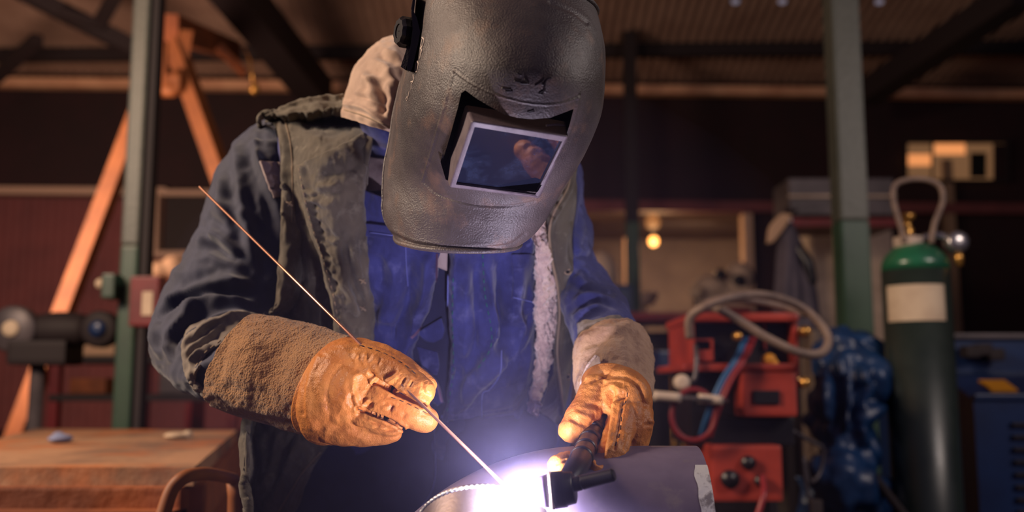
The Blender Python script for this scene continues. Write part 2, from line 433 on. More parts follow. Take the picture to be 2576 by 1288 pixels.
# waist and legs, with shade put into the darker cloth colour, with boots on the floor
wa = [rowd((652, 1040), (1424, 1030), 1.765, .163), rowd((634, 1110), (1430, 1105), 1.79, .178), rowd((632, 1290), (1424, 1290), 1.82, .176), rowd((634, 1480), (1426, 1480), 1.85, .17)]
wv, wf, _ = loft(wa, 50, 120, cs=(([(1080, 1080), (1090, 1180), (1050, 1288)], 5, 2.0, 0, True), ([(1240, 1080), (1230, 1200), (1180, 1300)], 30, 7), ([(930, 1130), (960, 1288)], 30, 6)), ns=((9, .008, (1, 1, .5)),))
legs = [(wv, wf)]
for sx in (-1, 1):
    hip = np.array([-0.16 + sx * 0.11, 1.84, 0.80]); knee = np.array([-0.16 + sx * 0.16, 1.74, 0.47]); ank = np.array([-0.16 + sx * 0.18, 1.84, 0.11])
    legs.append(tube([hip + [0, 0, .1], hip, (hip + knee) / 2, knee, (knee + ank) / 2, ank], [.125, .12, .10, .085, .08, .085], 28, 40))
lv, lf = joinvf(*legs[1:])
trousers = make('trousers', *joinvf((wv, wf), (lv, lf)), M['trouser'], man)
for sx in (-1, 1):
    ax, ay = -0.16 + sx * 0.18, 1.84
    a, fa = tube([(ax, ay, .20), (ax, ay, .12), (ax, ay - .01, .075)], [.055, .056, .06], 20, 10)
    b, fb = ellipsoid((ax + sx * .012, ay - .09, .045), ((.052, 0, 0), (0, .155, 0), (0, 0, .052)), 14); b[:, 2] = np.maximum(b[:, 2], .018)
    c, fc = ellipsoid((ax + sx * .012, ay - .09, .014), ((.056, 0, 0), (0, .16, 0), (0, 0, .03)), 14); c[:, 2] = np.clip(c[:, 2], 0.0, .02)
    make('boot', *joinvf((a, fa), (b, fb), (c, fc)), M['boot'], man)

# ---- the body under the clothes: one skinned figure with head, neck, arms and legs
def skinbody():
    J = {}; E = []
    pts = {'pel': ((-.16, 1.84, .88), .12), 'belly': ((-.15, 1.80, 1.02), .115), 'chest': ((-.13, 1.70, 1.22), .125), 'neck': ((-.07, 1.52, 1.41), .06), 'head': ((-.035, 1.34, 1.40), .085), 'crown': ((-.02, 1.29, 1.47), .08),
           'shl': (P(680, 390, 1.66), .055), 'ell': (P(545, 790, 1.57), .034), 'wrl': (P(640, 925, 1.40), .024), 'hal': (P(850, 985, 1.27), .022),
           'shr': (P(1390, 470, 1.68), .045), 'upr': (P(1412, 590, 1.67), .03), 'elr': (P(1465, 730, 1.63), .03), 'wrr': (P(1540, 900, 1.45), .022), 'har': (P(1570, 1030, 1.28), .02),
           'kn0': ((-.32, 1.74, .47), .06), 'an0': ((-.34, 1.84, .10), .04), 'kn1': ((0, 1.74, .47), .06), 'an1': ((.02, 1.84, .10), .04), 'hp0': ((-.27, 1.84, .80), .09), 'hp1': ((-.05, 1.84, .80), .09)}
    ks = list(pts); ed = [('pel', 'belly'), ('belly', 'chest'), ('chest', 'neck'), ('neck', 'head'), ('head', 'crown'), ('chest', 'shl'), ('shl', 'ell'), ('ell', 'wrl'), ('wrl', 'hal'),
          ('chest', 'shr'), ('shr', 'upr'), ('upr', 'elr'), ('elr', 'wrr'), ('wrr', 'har'), ('pel', 'hp0'), ('hp0', 'kn0'), ('kn0', 'an0'), ('pel', 'hp1'), ('hp1', 'kn1'), ('kn1', 'an1')]
    me = bpy.data.meshes.new('body'); me.from_pydata([tuple(pts[k][0]) for k in ks], [(ks.index(a), ks.index(b)) for a, b in ed], [])
    o = bpy.data.objects.new('body', me); COL.objects.link(o)
    sk = o.modifiers.new('skin', 'SKIN'); su = o.modifiers.new('sub', 'SUBSURF'); su.levels = 2
    for i, k in enumerate(ks):
        v = me.skin_vertices[0].data[i]; v.radius = (pts[k][1],) * 2; v.use_root = (k == 'pel')
    dg = bpy.context.evaluated_depsgraph_get(); m2 = bpy.data.meshes.new_from_object(o.evaluated_get(dg))
    V = np.array([v.co[:] for v in m2.vertices]); Fc = [tuple(p.vertices) for p in m2.polygons]
    bpy.data.objects.remove(o)
    # face under the helmet: nose, ears, brow
    return V, Fc
bv, bf = skinbody()
hc = np.array([-.03, 1.33, 1.42]); dn = np.array([.15, -.75, -.62]); dn /= np.linalg.norm(dn); up = np.array([.1, -.6, .75]); up -= dn * (up @ dn); up /= np.linalg.norm(up); rt = np.cross(dn, up)
head = [ellipsoid(hc, (rt * .075, dn * .095, up * .11), 18), ellipsoid(hc + dn * .095 - up * .01, (rt * .014, dn * .02, up * .026), 8), ellipsoid(hc + dn * .02 + rt * .078, (rt * .012, dn * .02, up * .032), 8), ellipsoid(hc + dn * .02 - rt * .078, (rt * .012, dn * .02, up * .032), 8), ellipsoid(hc + dn * .085 - up * .05, (rt * .026, dn * .012, up * .01), 8), ellipsoid(hc + dn * .06 - up * .09, (rt * .035, dn * .03, up * .025), 8)]
bv, bf = remesh(*joinvf((bv, bf), *head), 0.006, 3)
make('body', bv, bf, M['skin'], man)

# ---- his right sleeve (picture's left)
sl_rows = [
    ((700, 292, 1.66), (745, 470, 1.66), (705, 390, 1.57)),
    ((622, 330, 1.66), (760, 520, 1.64), (680, 430, 1.545)),
    ((562, 402, 1.645), (760, 590, 1.62), (640, 500, 1.53)),
    ((518, 500, 1.63), (760, 650, 1.61), (620, 580, 1.52)),
    ((488, 590, 1.62), (760, 710, 1.60), (600, 655, 1.51)),
    ((446, 676, 1.61), (750, 745, 1.59), (570, 720, 1.50)),
    ((402, 752, 1.59), (735, 765, 1.57), (540, 780, 1.48)),
    ((379, 810, 1.575), (715, 775, 1.55), (510, 830, 1.455)),
    ((388, 880, 1.555), (700, 782, 1.525), (500, 872, 1.43)),
    ((424, 936, 1.53), (688, 788, 1.495), (500, 905, 1.405)),
    ((470, 980, 1.49), (678, 796, 1.46), (520, 915, 1.375)),
    ((522, 1006, 1.45), (668, 806, 1.43), (560, 925, 1.355)),
    ((575, 1020, 1.41), (690, 820, 1.40), (620, 925, 1.33))]
sv, sf, sn = loft(sl_rows, 200, 150, cs=(
    ([(395, 800), (450, 745), (540, 715), (640, 712)], 14, 15.0), ([(398, 850), (440, 790), (530, 750), (650, 765)], 12, 13.5, .3),
    ([(400, 805), (392, 850), (405, 905)], 9, 9.0), ([(432, 915), (428, 850), (470, 800), (500, 760)], 11, 13.5, -.3),
    ([(445, 905), (480, 850), (560, 800), (640, 790)], 12, 9.0), ([(405, 796), (470, 755), (520, 745)], 6, -7.5),
    ([(640, 335), (650, 400), (690, 520), (705, 640)], 9, 10.5), ([(600, 350), (600, 450), (620, 560), (640, 660)], 14, 10.5),
    ([(560, 430), (560, 520), (590, 600)], 14, 9.0), ([(520, 540), (570, 520), (620, 560)], 14, 7.5), ([(480, 620), (540, 590), (600, 640)], 14, 9.0),
    ([(470, 660), (540, 650), (620, 690)], 16, 10.5), ([(430, 705), (520, 680), (620, 720)], 16, 9.0), ([(505, 560), (530, 610), (600, 660)], 10, -7.5),
    ([(625, 345), (700, 350)], 6, -6.0), ([(700, 480), (720, 600), (715, 720)], 18, 12.0), ([(560, 900), (500, 930), (470, 965)], 10, 7.5)),
    ns=((16, .006, (1, 1, 1)),))
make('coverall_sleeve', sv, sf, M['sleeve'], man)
B_sl = bvh_of((sv, sf))
# ---- his left sleeve
sr_rows = [
    ((1340, 430, 1.68), (1446, 385, 1.68), (1400, 420, 1.60)),
    ((1340, 520, 1.68), (1464, 430, 1.68), (1405, 490, 1.58)),
    ((1350, 600, 1.67), (1468, 500, 1.67), (1420, 560, 1.57)),
    ((1370, 650, 1.66), (1492, 575, 1.66), (1430, 620, 1.56)),
    ((1385, 700, 1.65), (1490, 640, 1.65), (1440, 680, 1.55)),
    ((1400, 750, 1.63), (1524, 690, 1.63), (1455, 735, 1.52)),
    ((1420, 800, 1.59), (1560, 735, 1.59), (1485, 780, 1.48)),
    ((1440, 845, 1.54), (1590, 790, 1.54), (1510, 820, 1.44)),
    ((1450, 900, 1.49), (1610, 835, 1.49), (1530, 870, 1.40))]
rv, rf, rn = loft(sr_rows, 140, 110, cs=(
    ([(1440, 765), (1490, 745), (1550, 765)], 9, 8), ([(1440, 800), (1500, 775), (1570, 800)], 9, 8), ([(1450, 720), (1500, 735), (1545, 750)], 8, -6),
    ([(1445, 640), (1480, 650), (1510, 700)], 7, -5), ([(1470, 480), (1480, 560), (1470, 630)], 8, -5), ([(1450, 690), (1470, 720)], 8, 5)), ns=((20, .004, (1, 1, 1)),))
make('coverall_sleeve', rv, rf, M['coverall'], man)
B_sr = bvh_of((rv, rf))
B_all = bvh_of((tv, tf), (sv, sf), (rv, rf))

# ---- coverall collar and chest cloth
def strand(bvh, pts, r, m, name, parent, off=.002, n=None, nseg=6, dash=None):
    q = arc_cr(pts, n or max(20, int(sum(math.dist(pts[i], pts[i + 1]) for i in range(len(pts) - 1)) / 5)))
    V = drape_pts(bvh, q, off)
    if dash:
        segs = [tube(V[i:i + dash[0]], r, nseg, None) for i in range(0, len(V) - dash[0], dash[1])]
        return make(name, *joinvf(*segs), m, parent)
    return make(name, *tube(V, r, nseg), m, parent)
col_rows = [rowd((900, 290), (1030, 350), 1.53, .07), rowd((912, 350), (1060, 395), 1.54, .08), rowd((915, 420), (1070, 440), 1.545, .085), rowd((905, 480), (1080, 500), 1.56, .08)]
cv, cf, _ = loft(col_rows, 40, 60, cs=(([(930, 360), (960, 372), (1000, 385)], 8, 6), ([(925, 400), (990, 420)], 8, -5)))
make('coverall_collar', cv, cf, M['coverall'], coverall)
# band of grey reflective tape across the chest, beside the neck and on the shoulder
make('reflective_tape', *patch(bvh_of((cv, cf), (tv, tf)), [(926, 392), (924, 482)], [(985, 405), (985, 478)], 24, 20, off=.006), M['patch'], coverall)
make('reflective_tape', *patch(B_all, [(655, 404), (668, 440), (690, 498)], [(704, 408), (708, 450), (712, 492)], 30, 22, off=.006, cs=(([(672, 440), (700, 446)], 5, 3), ([(680, 470), (706, 475)], 5, -3))), M['patch'], coverall)
# left chest panel, its zipped edge curving down and falling open
pl = patch(B_torso, [(900, 470), (905, 640), (920, 860), (960, 1060)], [(1108, 560), (1100, 700), (1078, 790), (1044, 842), (1040, 880), (1052, 940), (1110, 1010)], 130, 70, off=.034, roll=.012, thick=.004,
     cs=(([(1076, 640), (1066, 740), (1034, 830), (1000, 930)], 12, 11), ([(1030, 640), (1025, 760), (980, 860)], 10, -8), ([(990, 640), (990, 740), (940, 840)], 16, 9), ([(950, 640), (960, 730)], 12, -6), ([(1000, 900), (1040, 960)], 12, 7), ([(940, 800), (1000, 850)], 14, -6), ([(930, 585), (1010, 592), (1050, 600)], 4, -2.5)), ns=((12, .005, (1, 1, .5)), (34, .003, (1, 1, .6))))
cpl = make('coverall_front_panel', *pl, M['coverall'], coverall)
# right chest panel, its plain edge hanging over the opening
pr = patch(B_torso, [(1128, 560), (1130, 660), (1124, 790), (1126, 930), (1108, 1064)], [(1352, 560), (1350, 760), (1348, 920), (1300, 1030)], 150, 90, off=.048, roll=.020, thick=.004,
     cs=(([(1225, 640), (1230, 740), (1238, 830), (1225, 900), (1150, 990)], 14, 15), ([(1262, 640), (1255, 740), (1262, 830), (1240, 890)], 9, -9), ([(1318, 660), (1290, 780), (1306, 830), (1236, 930), (1170, 1000), (1130, 1050)], 15, 17), ([(1340, 790), (1300, 860), (1260, 960)], 10, -10), ([(1195, 660), (1196, 800), (1190, 900)], 9, -8), ([(1150, 640), (1150, 760)], 10, -6),
         ([(1160, 660), (1170, 800), (1165, 950)], 18, 6), ([(1205, 650), (1212, 760), (1220, 850)], 7, -4), ([(1330, 800), (1290, 900), (1250, 980)], 16, 7), ([(1262, 870), (1255, 960), (1225, 985)], 7, -5), ([(1180, 900), (1160, 1010)], 14, 6)), ns=((12, .006, (1, 1, .5)), (34, .0035, (1, 1, .6))))
cpr = make('coverall_front_panel', *pr, M['coverall'], coverall)
B_chest = bvh_of((tv, tf), pl, pr)
# lower folded corner of the open front with its zip teeth
gap_shade = patch(B_torso, [(1010, 620), (1010, 800), (1010, 900), (1060, 1060)], [(1150, 620), (1150, 800), (1150, 900), (1140, 1060)], 60, 24, off=.006, thick=.003)  # dark sheet added in the open front, shade put into its colour
make('opening_shade', *gap_shade, M['trouser'], man)
fl = patch(B_torso, [(1046, 925), (1060, 980), (1098, 1022)], [(1062, 922), (1102, 960), (1116, 1012)], 30, 20, off=.045, roll=.01, thick=.004)
make('coverall_front_flap', *fl, M['coverall'], coverall)
# pocket panels and seams
pk = patch(B_chest, [(1286, 640), (1290, 700), (1287, 752)], [(1350, 640), (1352, 700), (1350, 762)], 40, 30, off=.005, roll=.002, thick=.002)
make('chest_pocket', *pk, M['coverall'], coverall)
pk2 = patch(B_chest, [(1212, 990), (1214, 1040), (1218, 1080)], [(1330, 960), (1325, 1020), (1322, 1050)], 30, 30, off=.004, roll=.002, thick=.002)
make('waist_pocket', *pk2, M['coverall'], coverall)
pk3 = patch(B_chest, [(902, 560), (903, 592)], [(1030, 574), (1040, 608)], 14, 40, off=.006, roll=.002, thick=.003)
make('pocket_flap', *pk3, M['coverall'], coverall)
B_chest2 = bvh_of((tv, tf), pl, pr, pk, pk2, pk3, fl)
strand(B_chest2, [(1128, 640), (1126, 790), (1128, 930), (1112, 1050)], .0012, M['thread'], 'edge_stitching', coverall, .002)
strand(B_chest2, [(1140, 700), (1138, 800), (1140, 930), (1124, 1040)], .0007, M['gthread'], 'green_stitching', coverall, .001, dash=(3, 4))
strand(B_chest2, [(1214, 640), (1220, 740), (1236, 830), (1232, 880), (1200, 930)], .0008, M['gthread'], 'green_stitching', coverall, .001, dash=(3, 4))
strand(B_chest2, [(1290, 748), (1350, 762)], .0009, M['thread'], 'pocket_stitching', coverall, .001)
strand(B_chest2, [(930, 584), (1030, 598)], .0010, M['thread'], 'pocket_stitching', coverall, .001)
strand(B_chest2, [(1262, 880), (1258, 940), (1232, 980), (1214, 992), (1212, 1060)], .0010, M['thread'], 'pocket_stitching', coverall, .001)
strand(B_chest2, [(1020, 604), (1022, 660), (1026, 720)], .0007, M['thread'], 'seam_stitching', coverall, .001)
strand(bvh_of((wv, wf)), [(1092, 1080), (1096, 1160), (1088, 1230), (1052, 1288)], .0008, M['thread'], 'trouser_stitching', trousers, .001)
# zip teeth along the curved edge
def teeth(pts, n, name, off):
    q = arc_cr(pts, n); V = drape_pts(B_chest2, q, off); d = np.gradient(V, axis=0); d /= np.linalg.norm(d, axis=1)[:, None]
    out = []
    for i in range(n):
        s = np.cross(d[i], (CAM - V[i]) / np.linalg.norm(CAM - V[i])); out.append(beam(V[i] - s * .0016, V[i] + s * .0022, .0013, .0016, 0))
    out.append(tube(V, .0012, 6)); return make(name, *joinvf(*out), M['zip'], coverall, smooth=False)
teeth([(1100, 640), (1096, 720), (1078, 790), (1050, 836), (1036, 850)], 60, 'zip_teeth', .002)
teeth([(1066, 930), (1098, 965), (1112, 1010)], 26, 'zip_teeth', .003)
zt = patch(B_torso, [(1102, 630), (1100, 672)], [(1126, 630), (1124, 682)], 14, 10, off=.03, thick=.004)
make('zip_pull_tape', *zt, M['patch'], coverall)
# pocket bag seen inside the opening
pb = patch(B_torso, [(1048, 838), (1070, 858), (1092, 862)], [(1110, 800), (1118, 830), (1112, 852)], 16, 16, off=.014, thick=.003)
make('inner_pocket', *pb, M['coverall'], coverall)
pb2 = patch(B_torso, [(1048, 872), (1056, 900), (1062, 940)], [(1100, 886), (1104, 920), (1100, 944)], 16, 16, off=.010, thick=.003)
make('inner_pocket', *pb2, M['coverall'], coverall)

# ---- the vest
vest_left = [(655, 296), (688, 306), (706, 360), (712, 450), (708, 560), (704, 660), (690, 760), (672, 860), (630, 980), (600, 1060), (596, 1140), (608, 1230), (622, 1340)]
vest_front = [(862, 238), (890, 300), (924, 350), (926, 480), (930, 600), (936, 700), (944, 800), (946, 880), (930, 960), (880, 1040), (836, 1110), (790, 1180), (740, 1300)]
def voff(s, t): return .030 + .012 * math.sin(t * 3.1)
vl = patch(B_all, vest_left, vest_front, 280, 130, bow=14, offf=voff, roll=.008, thick=.006, sm=6,
    cs=(([(700, 300), (716, 360), (722, 440), (718, 540)], 7, 4, 0, True), ([(690, 290), (700, 330), (706, 400)], 4, -4, 0, True), ([(700, 280), (780, 255), (862, 248)], 4, -3, 0, True), ([(740, 310), (800, 290), (850, 320)], 12, 4), ([(760, 340), (810, 350)], 10, 4), ([(750, 290), (790, 330)], 9, -3),
        ([(735, 540), (745, 650), (730, 760)], 14, 8), ([(770, 600), (780, 700), (750, 790), (745, 840)], 12, 7), ([(640, 1060), (660, 1150), (640, 1288)], 12, 8), ([(700, 1080), (680, 1180), (664, 1288)], 11, 9), ([(624, 1080), (630, 1180), (650, 1240)], 8, 6), ([(760, 1100), (700, 1210), (690, 1300)], 10, 6, 0), ([(740, 1090), (690, 1200), (650, 1290)], 8, -6), ([(830, 1130), (760, 1200), (720, 1290)], 5, 3)),
    ns=((10, .006, (1, 1, .5)), (30, .003, (1, 1, .7))))
vest = make('vest', *vl, M['vest'], man)
# shoulder opening of the vest: rolled rim round the armhole
ar = drape_pts(B_all, arc_cr([(654, 318), (652, 296), (668, 282), (690, 290), (704, 330), (712, 400), (716, 470), (712, 540)], 70), .030)
make('armhole_hem', *tube(ar, .0042, 12), M['vest'], vest)
lap = patch(bvh_of((tv, tf), vl), [(742, 418), (750, 470), (770, 560), (800, 650), (824, 740), (838, 820), (850, 880)], [(930, 330), (924, 480), (929, 600), (936, 700), (944, 800), (950, 860), (930, 960)], 170, 80, offf=lambda s, t: .012 + .010 * math.sin(math.pi * min(1, t * 1.1)) ** .7 + .026 * (1 - t), roll=.002, thick=.006, sm=4,
    cs=(([(760, 420), (775, 520), (800, 610), (830, 720), (845, 800)], 5, 4, 0, True), ([(800, 440), (860, 430), (915, 400)], 12, -4), ([(790, 470), (850, 470)], 8, 4), ([(860, 600), (885, 700), (920, 790)], 10, -6), ([(880, 590), (905, 690), (930, 760)], 12, 5), ([(780, 500), (830, 520)], 8, 4), ([(830, 680), (880, 740), (900, 800)], 8, 5), ([(820, 600), (850, 612)], 6, 4), ([(850, 790), (890, 830)], 9, 5),
        ) + tuple(([(768 + 9 * k, 480 + 32 * k), (790 + 9 * k, 492 + 32 * k)], 5, 3.2 * (-1) ** k) for k in range(10)),
    ns=((14, .004, (1, 1, .6)), (36, .0025, (1, 1, .7))))
lapel = make('vest_lapel', *lap, M['vest'], vest)
B_lap = bvh_of(lap, vl)
strand(B_lap, [(752, 424), (762, 480), (782, 560), (812, 650), (838, 740), (852, 820), (862, 880)], .0008, M['vthread'], 'lapel_stitching', vest, .001, dash=(3, 4))
strand(B_lap, [(733, 418), (737, 500), (742, 560)], .0006, M['vthread'], 'vest_stitching', vest, .001)
strand(bvh_of(vl), [(806, 1138), (760, 1190), (736, 1230), (700, 1288)], .0012, M['vthread'], 'vest_stitching', vest, .001)
strand(bvh_of(vl), [(716, 300), (730, 360), (736, 440), (733, 560)], .0008, M['vthread'], 'armhole_stitching', vest, .001)
for (x, y) in ((912, 708), (912, 776), (728, 513)):
    c = drape_pts(B_lap, [(x, y)], .002)[0]; s = scale_at(1.4)
    make('buttonhole', *joinvf(tube([c + np.array([-9, 0, 5]) * s, c + np.array([0, -1, 1]) * s, c + np.array([9, 0, -6]) * s], .0016, 6, 8), tube([c + np.array([-4, 0, -6]) * s, c + np.array([5, 0, 6]) * s], .001, 6)), M['vthread'], vest)
# small crescent collar patch of the vest behind the lapel
cp = patch(B_all, [(860, 246), (880, 300), (884, 330), (850, 380)], [(880, 240), (912, 292), (940, 330), (926, 420)], 40, 20, off=.045, roll=.005, thick=.005)
make('vest_collar', *cp, M['vest'], vest)

# right side of the vest
vr_in = [(1350, 380), (1352, 470), (1362, 520), (1372, 620), (1386, 700), (1392, 780), (1398, 900), (1396, 1000), (1350, 1030)]
vr_out = [(1412, 372), (1446, 400), (1452, 470), (1444, 560), (1440, 700), (1442, 860), (1438, 950), (1424, 1020), (1414, 1075)]
vr = patch(B_torso, vr_in, vr_out, 200, 60, offf=lambda s, t: .045 + .02 * math.sin(math.pi * t), roll=.008, thick=.006, sm=6,
    cs=(([(1420, 400), (1440, 430), (1436, 470), (1400, 540), (1385, 580), (1388, 660), (1404, 720), (1406, 800), (1400, 900), (1418, 1040)], 4, 5, 0, True), ([(1430, 560), (1420, 640), (1436, 700)], 10, 5)) + tuple(([(1398 - 4 * k, 410 + 17 * k), (1436 - 5 * k, 424 + 18 * k)], 5, 4.5 * (-1) ** k) for k in range(8)), ns=((14, .004, (1, 1, .6)),))
vright = make('vest_front', *vr, M['vest'], vest)
strand(bvh_of(vr), [(1432, 425), (1428, 470), (1396, 530), (1382, 580), (1386, 640), (1402, 720), (1408, 790), (1402, 880), (1410, 970), (1420, 1060)], .0022, M['vthread'], 'vest_piping', vest, .001)
for (x, y) in ((1428, 684), (1428, 948)):
    c = drape_pts(bvh_of(vr), [(x, y)], .002)[0]; s = scale_at(1.45)
    make('buttonhole', *tube([c + np.array([8 * math.cos(a), -1, 7 * math.sin(a)]) * s for a in np.linspace(.6, 6.4, 14)], .0016, 6), M['vthread'], vest)
    make('button_slot', *ellipsoid(c, ((.003, 0, 0), (0, .001, 0), (0, 0, .0022)), 8), M['matblack'], vest)
# fleece lining turned out along the open edge
fz = patch(B_torso, [(1338, 500), (1344, 570), (1348, 640), (1344, 760), (1344, 840), (1342, 930), (1338, 1000), (1334, 1036)], [(1362, 500), (1368, 560), (1384, 640), (1400, 720), (1404, 780), (1392, 880), (1376, 960), (1350, 1036)], 260, 50, offf=lambda s, t: .055 + .014 * math.sin(math.pi * t), roll=.012, thick=.012, sm=3,
    ns=((110, .003, (1, 1, .7)), (45, .005, (1, 1, 1))))
make('fleece_lining', *fz, M['fleece'], vest)
# inner grey facing beside the fleece
fi = patch(B_torso, [(1362, 520), (1372, 620), (1388, 700), (1400, 800), (1396, 920), (1360, 1030)], [(1378, 520), (1394, 620), (1408, 700), (1414, 800), (1412, 920), (1410, 1060)], 80, 14, off=.05, thick=.004, ns=((20, .004, (1, 1, 1)),))
make('vest_facing', *fi, M['vest'], vest)

# ---- turned cuffs of the sleeves
cl = patch(B_sl, [(640, 786), (575, 780), (500, 806), (466, 836), (458, 880), (462, 915), (470, 950), (516, 990)], [(668, 796), (640, 806), (590, 838), (545, 872), (510, 905), (492, 945), (492, 972), (530, 1000)], 90, 36, off=.012, roll=.004, thick=.004, sm=3,
    cs=(([(480, 850), (520, 815), (580, 790)], 5, 4), ([(470, 880), (520, 850), (560, 812)], 5, 4.5), ([(470, 905), (500, 870), (560, 840)], 5, -3), ([(465, 925), (500, 890), (545, 850)], 5, 3.5), ([(480, 950), (485, 910), (510, 880)], 5, 4)), ns=((30, .004, (1, 1, 1)),))
scuff = make('turned_cuff', *cl, M['cuff'], man)
strand(bvh_of(cl), [(640, 798), (596, 826), (548, 862), (508, 896), (490, 935), (490, 970)], .0012, M['vthread'], 'cuff_stitching', scuff, .001, dash=(3, 4))
cr2 = patch(B_sr, [(1446, 812), (1448, 850), (1445, 912)], [(1560, 792), (1590, 812), (1600, 850)], 40, 50, offf=lambda s, t: .014 + .008 * math.sin(math.pi * t), roll=.004, thick=.004, cs=(([(1460, 830), (1500, 815), (1550, 822)], 6, 4), ([(1450, 870), (1490, 845)], 6, 4)), ns=((30, .004, (1, 1, 1)),))
make('turned_cuff', *cr2, M['cuff'], man)

# ---- hood hanging behind the head
hd_rows = [((985, 92, 1.50), (1030, 100, 1.50), (1005, 92, 1.47)),
    ((940, 118, 1.52), (1060, 150, 1.50), (990, 120, 1.42)),
    ((902, 160, 1.54), (1080, 215, 1.50), (975, 185, 1.39)),
    ((876, 215, 1.55), (1090, 280, 1.50), (965, 250, 1.375)),
    ((862, 270, 1.55), (1080, 335, 1.50), (955, 300, 1.375)),
    ((858, 292, 1.55), (1070, 362, 1.50), (955, 326, 1.385))]
hv, hf, hn = loft(hd_rows, 110, 130, cs=(([(905, 175), (935, 215), (930, 270)], 10, 6), ([(930, 150), (975, 175), (1000, 250)], 11, 7), ([(960, 125), (1010, 150), (1030, 200)], 9, 6), ([(900, 210), (960, 190), (1010, 165)], 9, 5), ([(940, 200), (965, 240), (960, 290)], 8, -7), ([(870, 262), (920, 275), (980, 318)], 6, 5, 0, True), ([(880, 240), (930, 250), (985, 285)], 6, -4), ([(975, 215), (985, 260), (975, 300)], 7, 6)), ns=((20, .005, (1, 1, 1)),))
hood = make('hood', hv, hf, M['hood'], man)
strand(bvh_of((hv, hf)), [(866, 276), (905, 288), (950, 306), (985, 322)], .0012, M['vthread'], 'hood_stitching', hood, .001)

# ================================================================== WELDING HELMET
h_rows = [
    ((1056, -96, 1.25), (1482, 46, 1.24), (1322, -70, 1.085)),
    ((1044, 0, 1.28), (1496, 112, 1.26), (1320, 50, 1.035)),
    ((1036, 95, 1.29), (1499, 185, 1.27), (1312, 165, 1.020)),
    ((1012, 185, 1.30), (1489, 262, 1.28), (1300, 262, 1.035)),
    ((993, 268, 1.31), (1463, 332, 1.28), (1280, 345, 1.062)),
    ((983, 350, 1.31), (1424, 410, 1.28), (1260, 425, 1.112)),
    ((973, 430, 1.31), (1383, 482, 1.28), (1238, 498, 1.166)),
    ((968, 505, 1.31), (1352, 540, 1.28), (1214, 560, 1.186)),
    ((974, 560, 1.31), (1326, 578, 1.28), (1192, 606, 1.198)),
    ((996, 598, 1.305), (1302, 603, 1.28), (1172, 632, 1.205))]
border = [(1141, 178), (1180, 206), (1240, 236), (1300, 254), (1360, 263), (1410, 260), (1456, 246)]
nr, nc = 330, 300
hvv, hff, hnn = loft(h_rows, nr, nc, e=0.86, arc=(-0.28, math.pi + 0.28), cs=(
    (border, 2.2, .8, 0, True), ([(1141, 178), (1118, 270), (1085, 380), (1062, 456)], 2.4, 1.0, 0, True),
    ([(1062, 456), (1100, 488), (1160, 508), (1220, 518), (1290, 518), (1345, 506)], 2.5, -1.0, 0, True),
    ([(1456, 246), (1444, 300), (1424, 352)], 3.5, 1.2, 0, True),
    ([(1150, 230), (1230, 262), (1300, 285), (1370, 284), (1440, 266)], 22, .8, 0, True),
    ([(985, 585), (1040, 612), (1120, 622), (1200, 624), (1280, 616), (1320, 590)], 4, -1.2, 0, True),
    ([(968, 520), (978, 570), (1010, 606)], 10, 1.5, 0, True),
    ([(1384, 6), (1440, 30), (1476, 58)], 4, -1.5, 0, True)),
    ns=((16, .0008, (1, 1, 1)),))
# close it into a shell with thickness
hV, hF = shell(hvv, hff, nr, nc, .0032)
helm = make('welding_helmet', hV, hF, M['helmet'], man); fixn(helm)
helm['label'] = 'scuffed dark grey welding helmet with a rectangular window'
# window opening cut through the shell
poly = [(1171, 227), (1196, 246), (1224, 263), (1269, 288), (1300, 296), (1340, 300), (1385, 296), (1443, 274), (1434, 310), (1412, 380), (1350, 480), (1240, 474), (1126, 450), (1113, 406), (1130, 350), (1152, 270), (1160, 234)]
n = len(poly)
pv = [P(x, y, .93) for x, y in poly] + [P(x, y, 1.2) for x, y in poly]
pf = [tuple(range(n)), tuple(range(2 * n - 1, n - 1, -1))] + [(i, i + n, (i + 1) % n + n, (i + 1) % n) for i in range(n)]
cut = make('cutter', pv, pf, M['matblack'], man, smooth=False); fixn(cut)
bm_ = helm.modifiers.new('b', 'BOOLEAN'); bm_.object = cut; bm_.operation = 'DIFFERENCE'; bm_.solver = 'EXACT'
dg = bpy.context.evaluated_depsgraph_get(); nm = bpy.data.meshes.new_from_object(helm.evaluated_get(dg))
helm.modifiers.clear(); helm.data = nm; bpy.data.objects.remove(cut)
nm.polygons.foreach_set('use_smooth', [True] * len(nm.polygons)); autosmooth(helm, 45)
# dark inside of the opening
cx, cy = 1280, 375
rec = lambda k, Y: [P(cx + (x - cx) * k, cy + (y - cy) * k, Y) for x, y in poly]
rv_ = rec(1.03, 1.135) + rec(1.0, 1.19)
rcs = make('window_recess', rv_, [tuple(range(2 * n - 1, n - 1, -1))] + [(i, i + n, (i + 1) % n + n, (i + 1) % n) for i in range(n)], M['matblack'], helm, smooth=False)
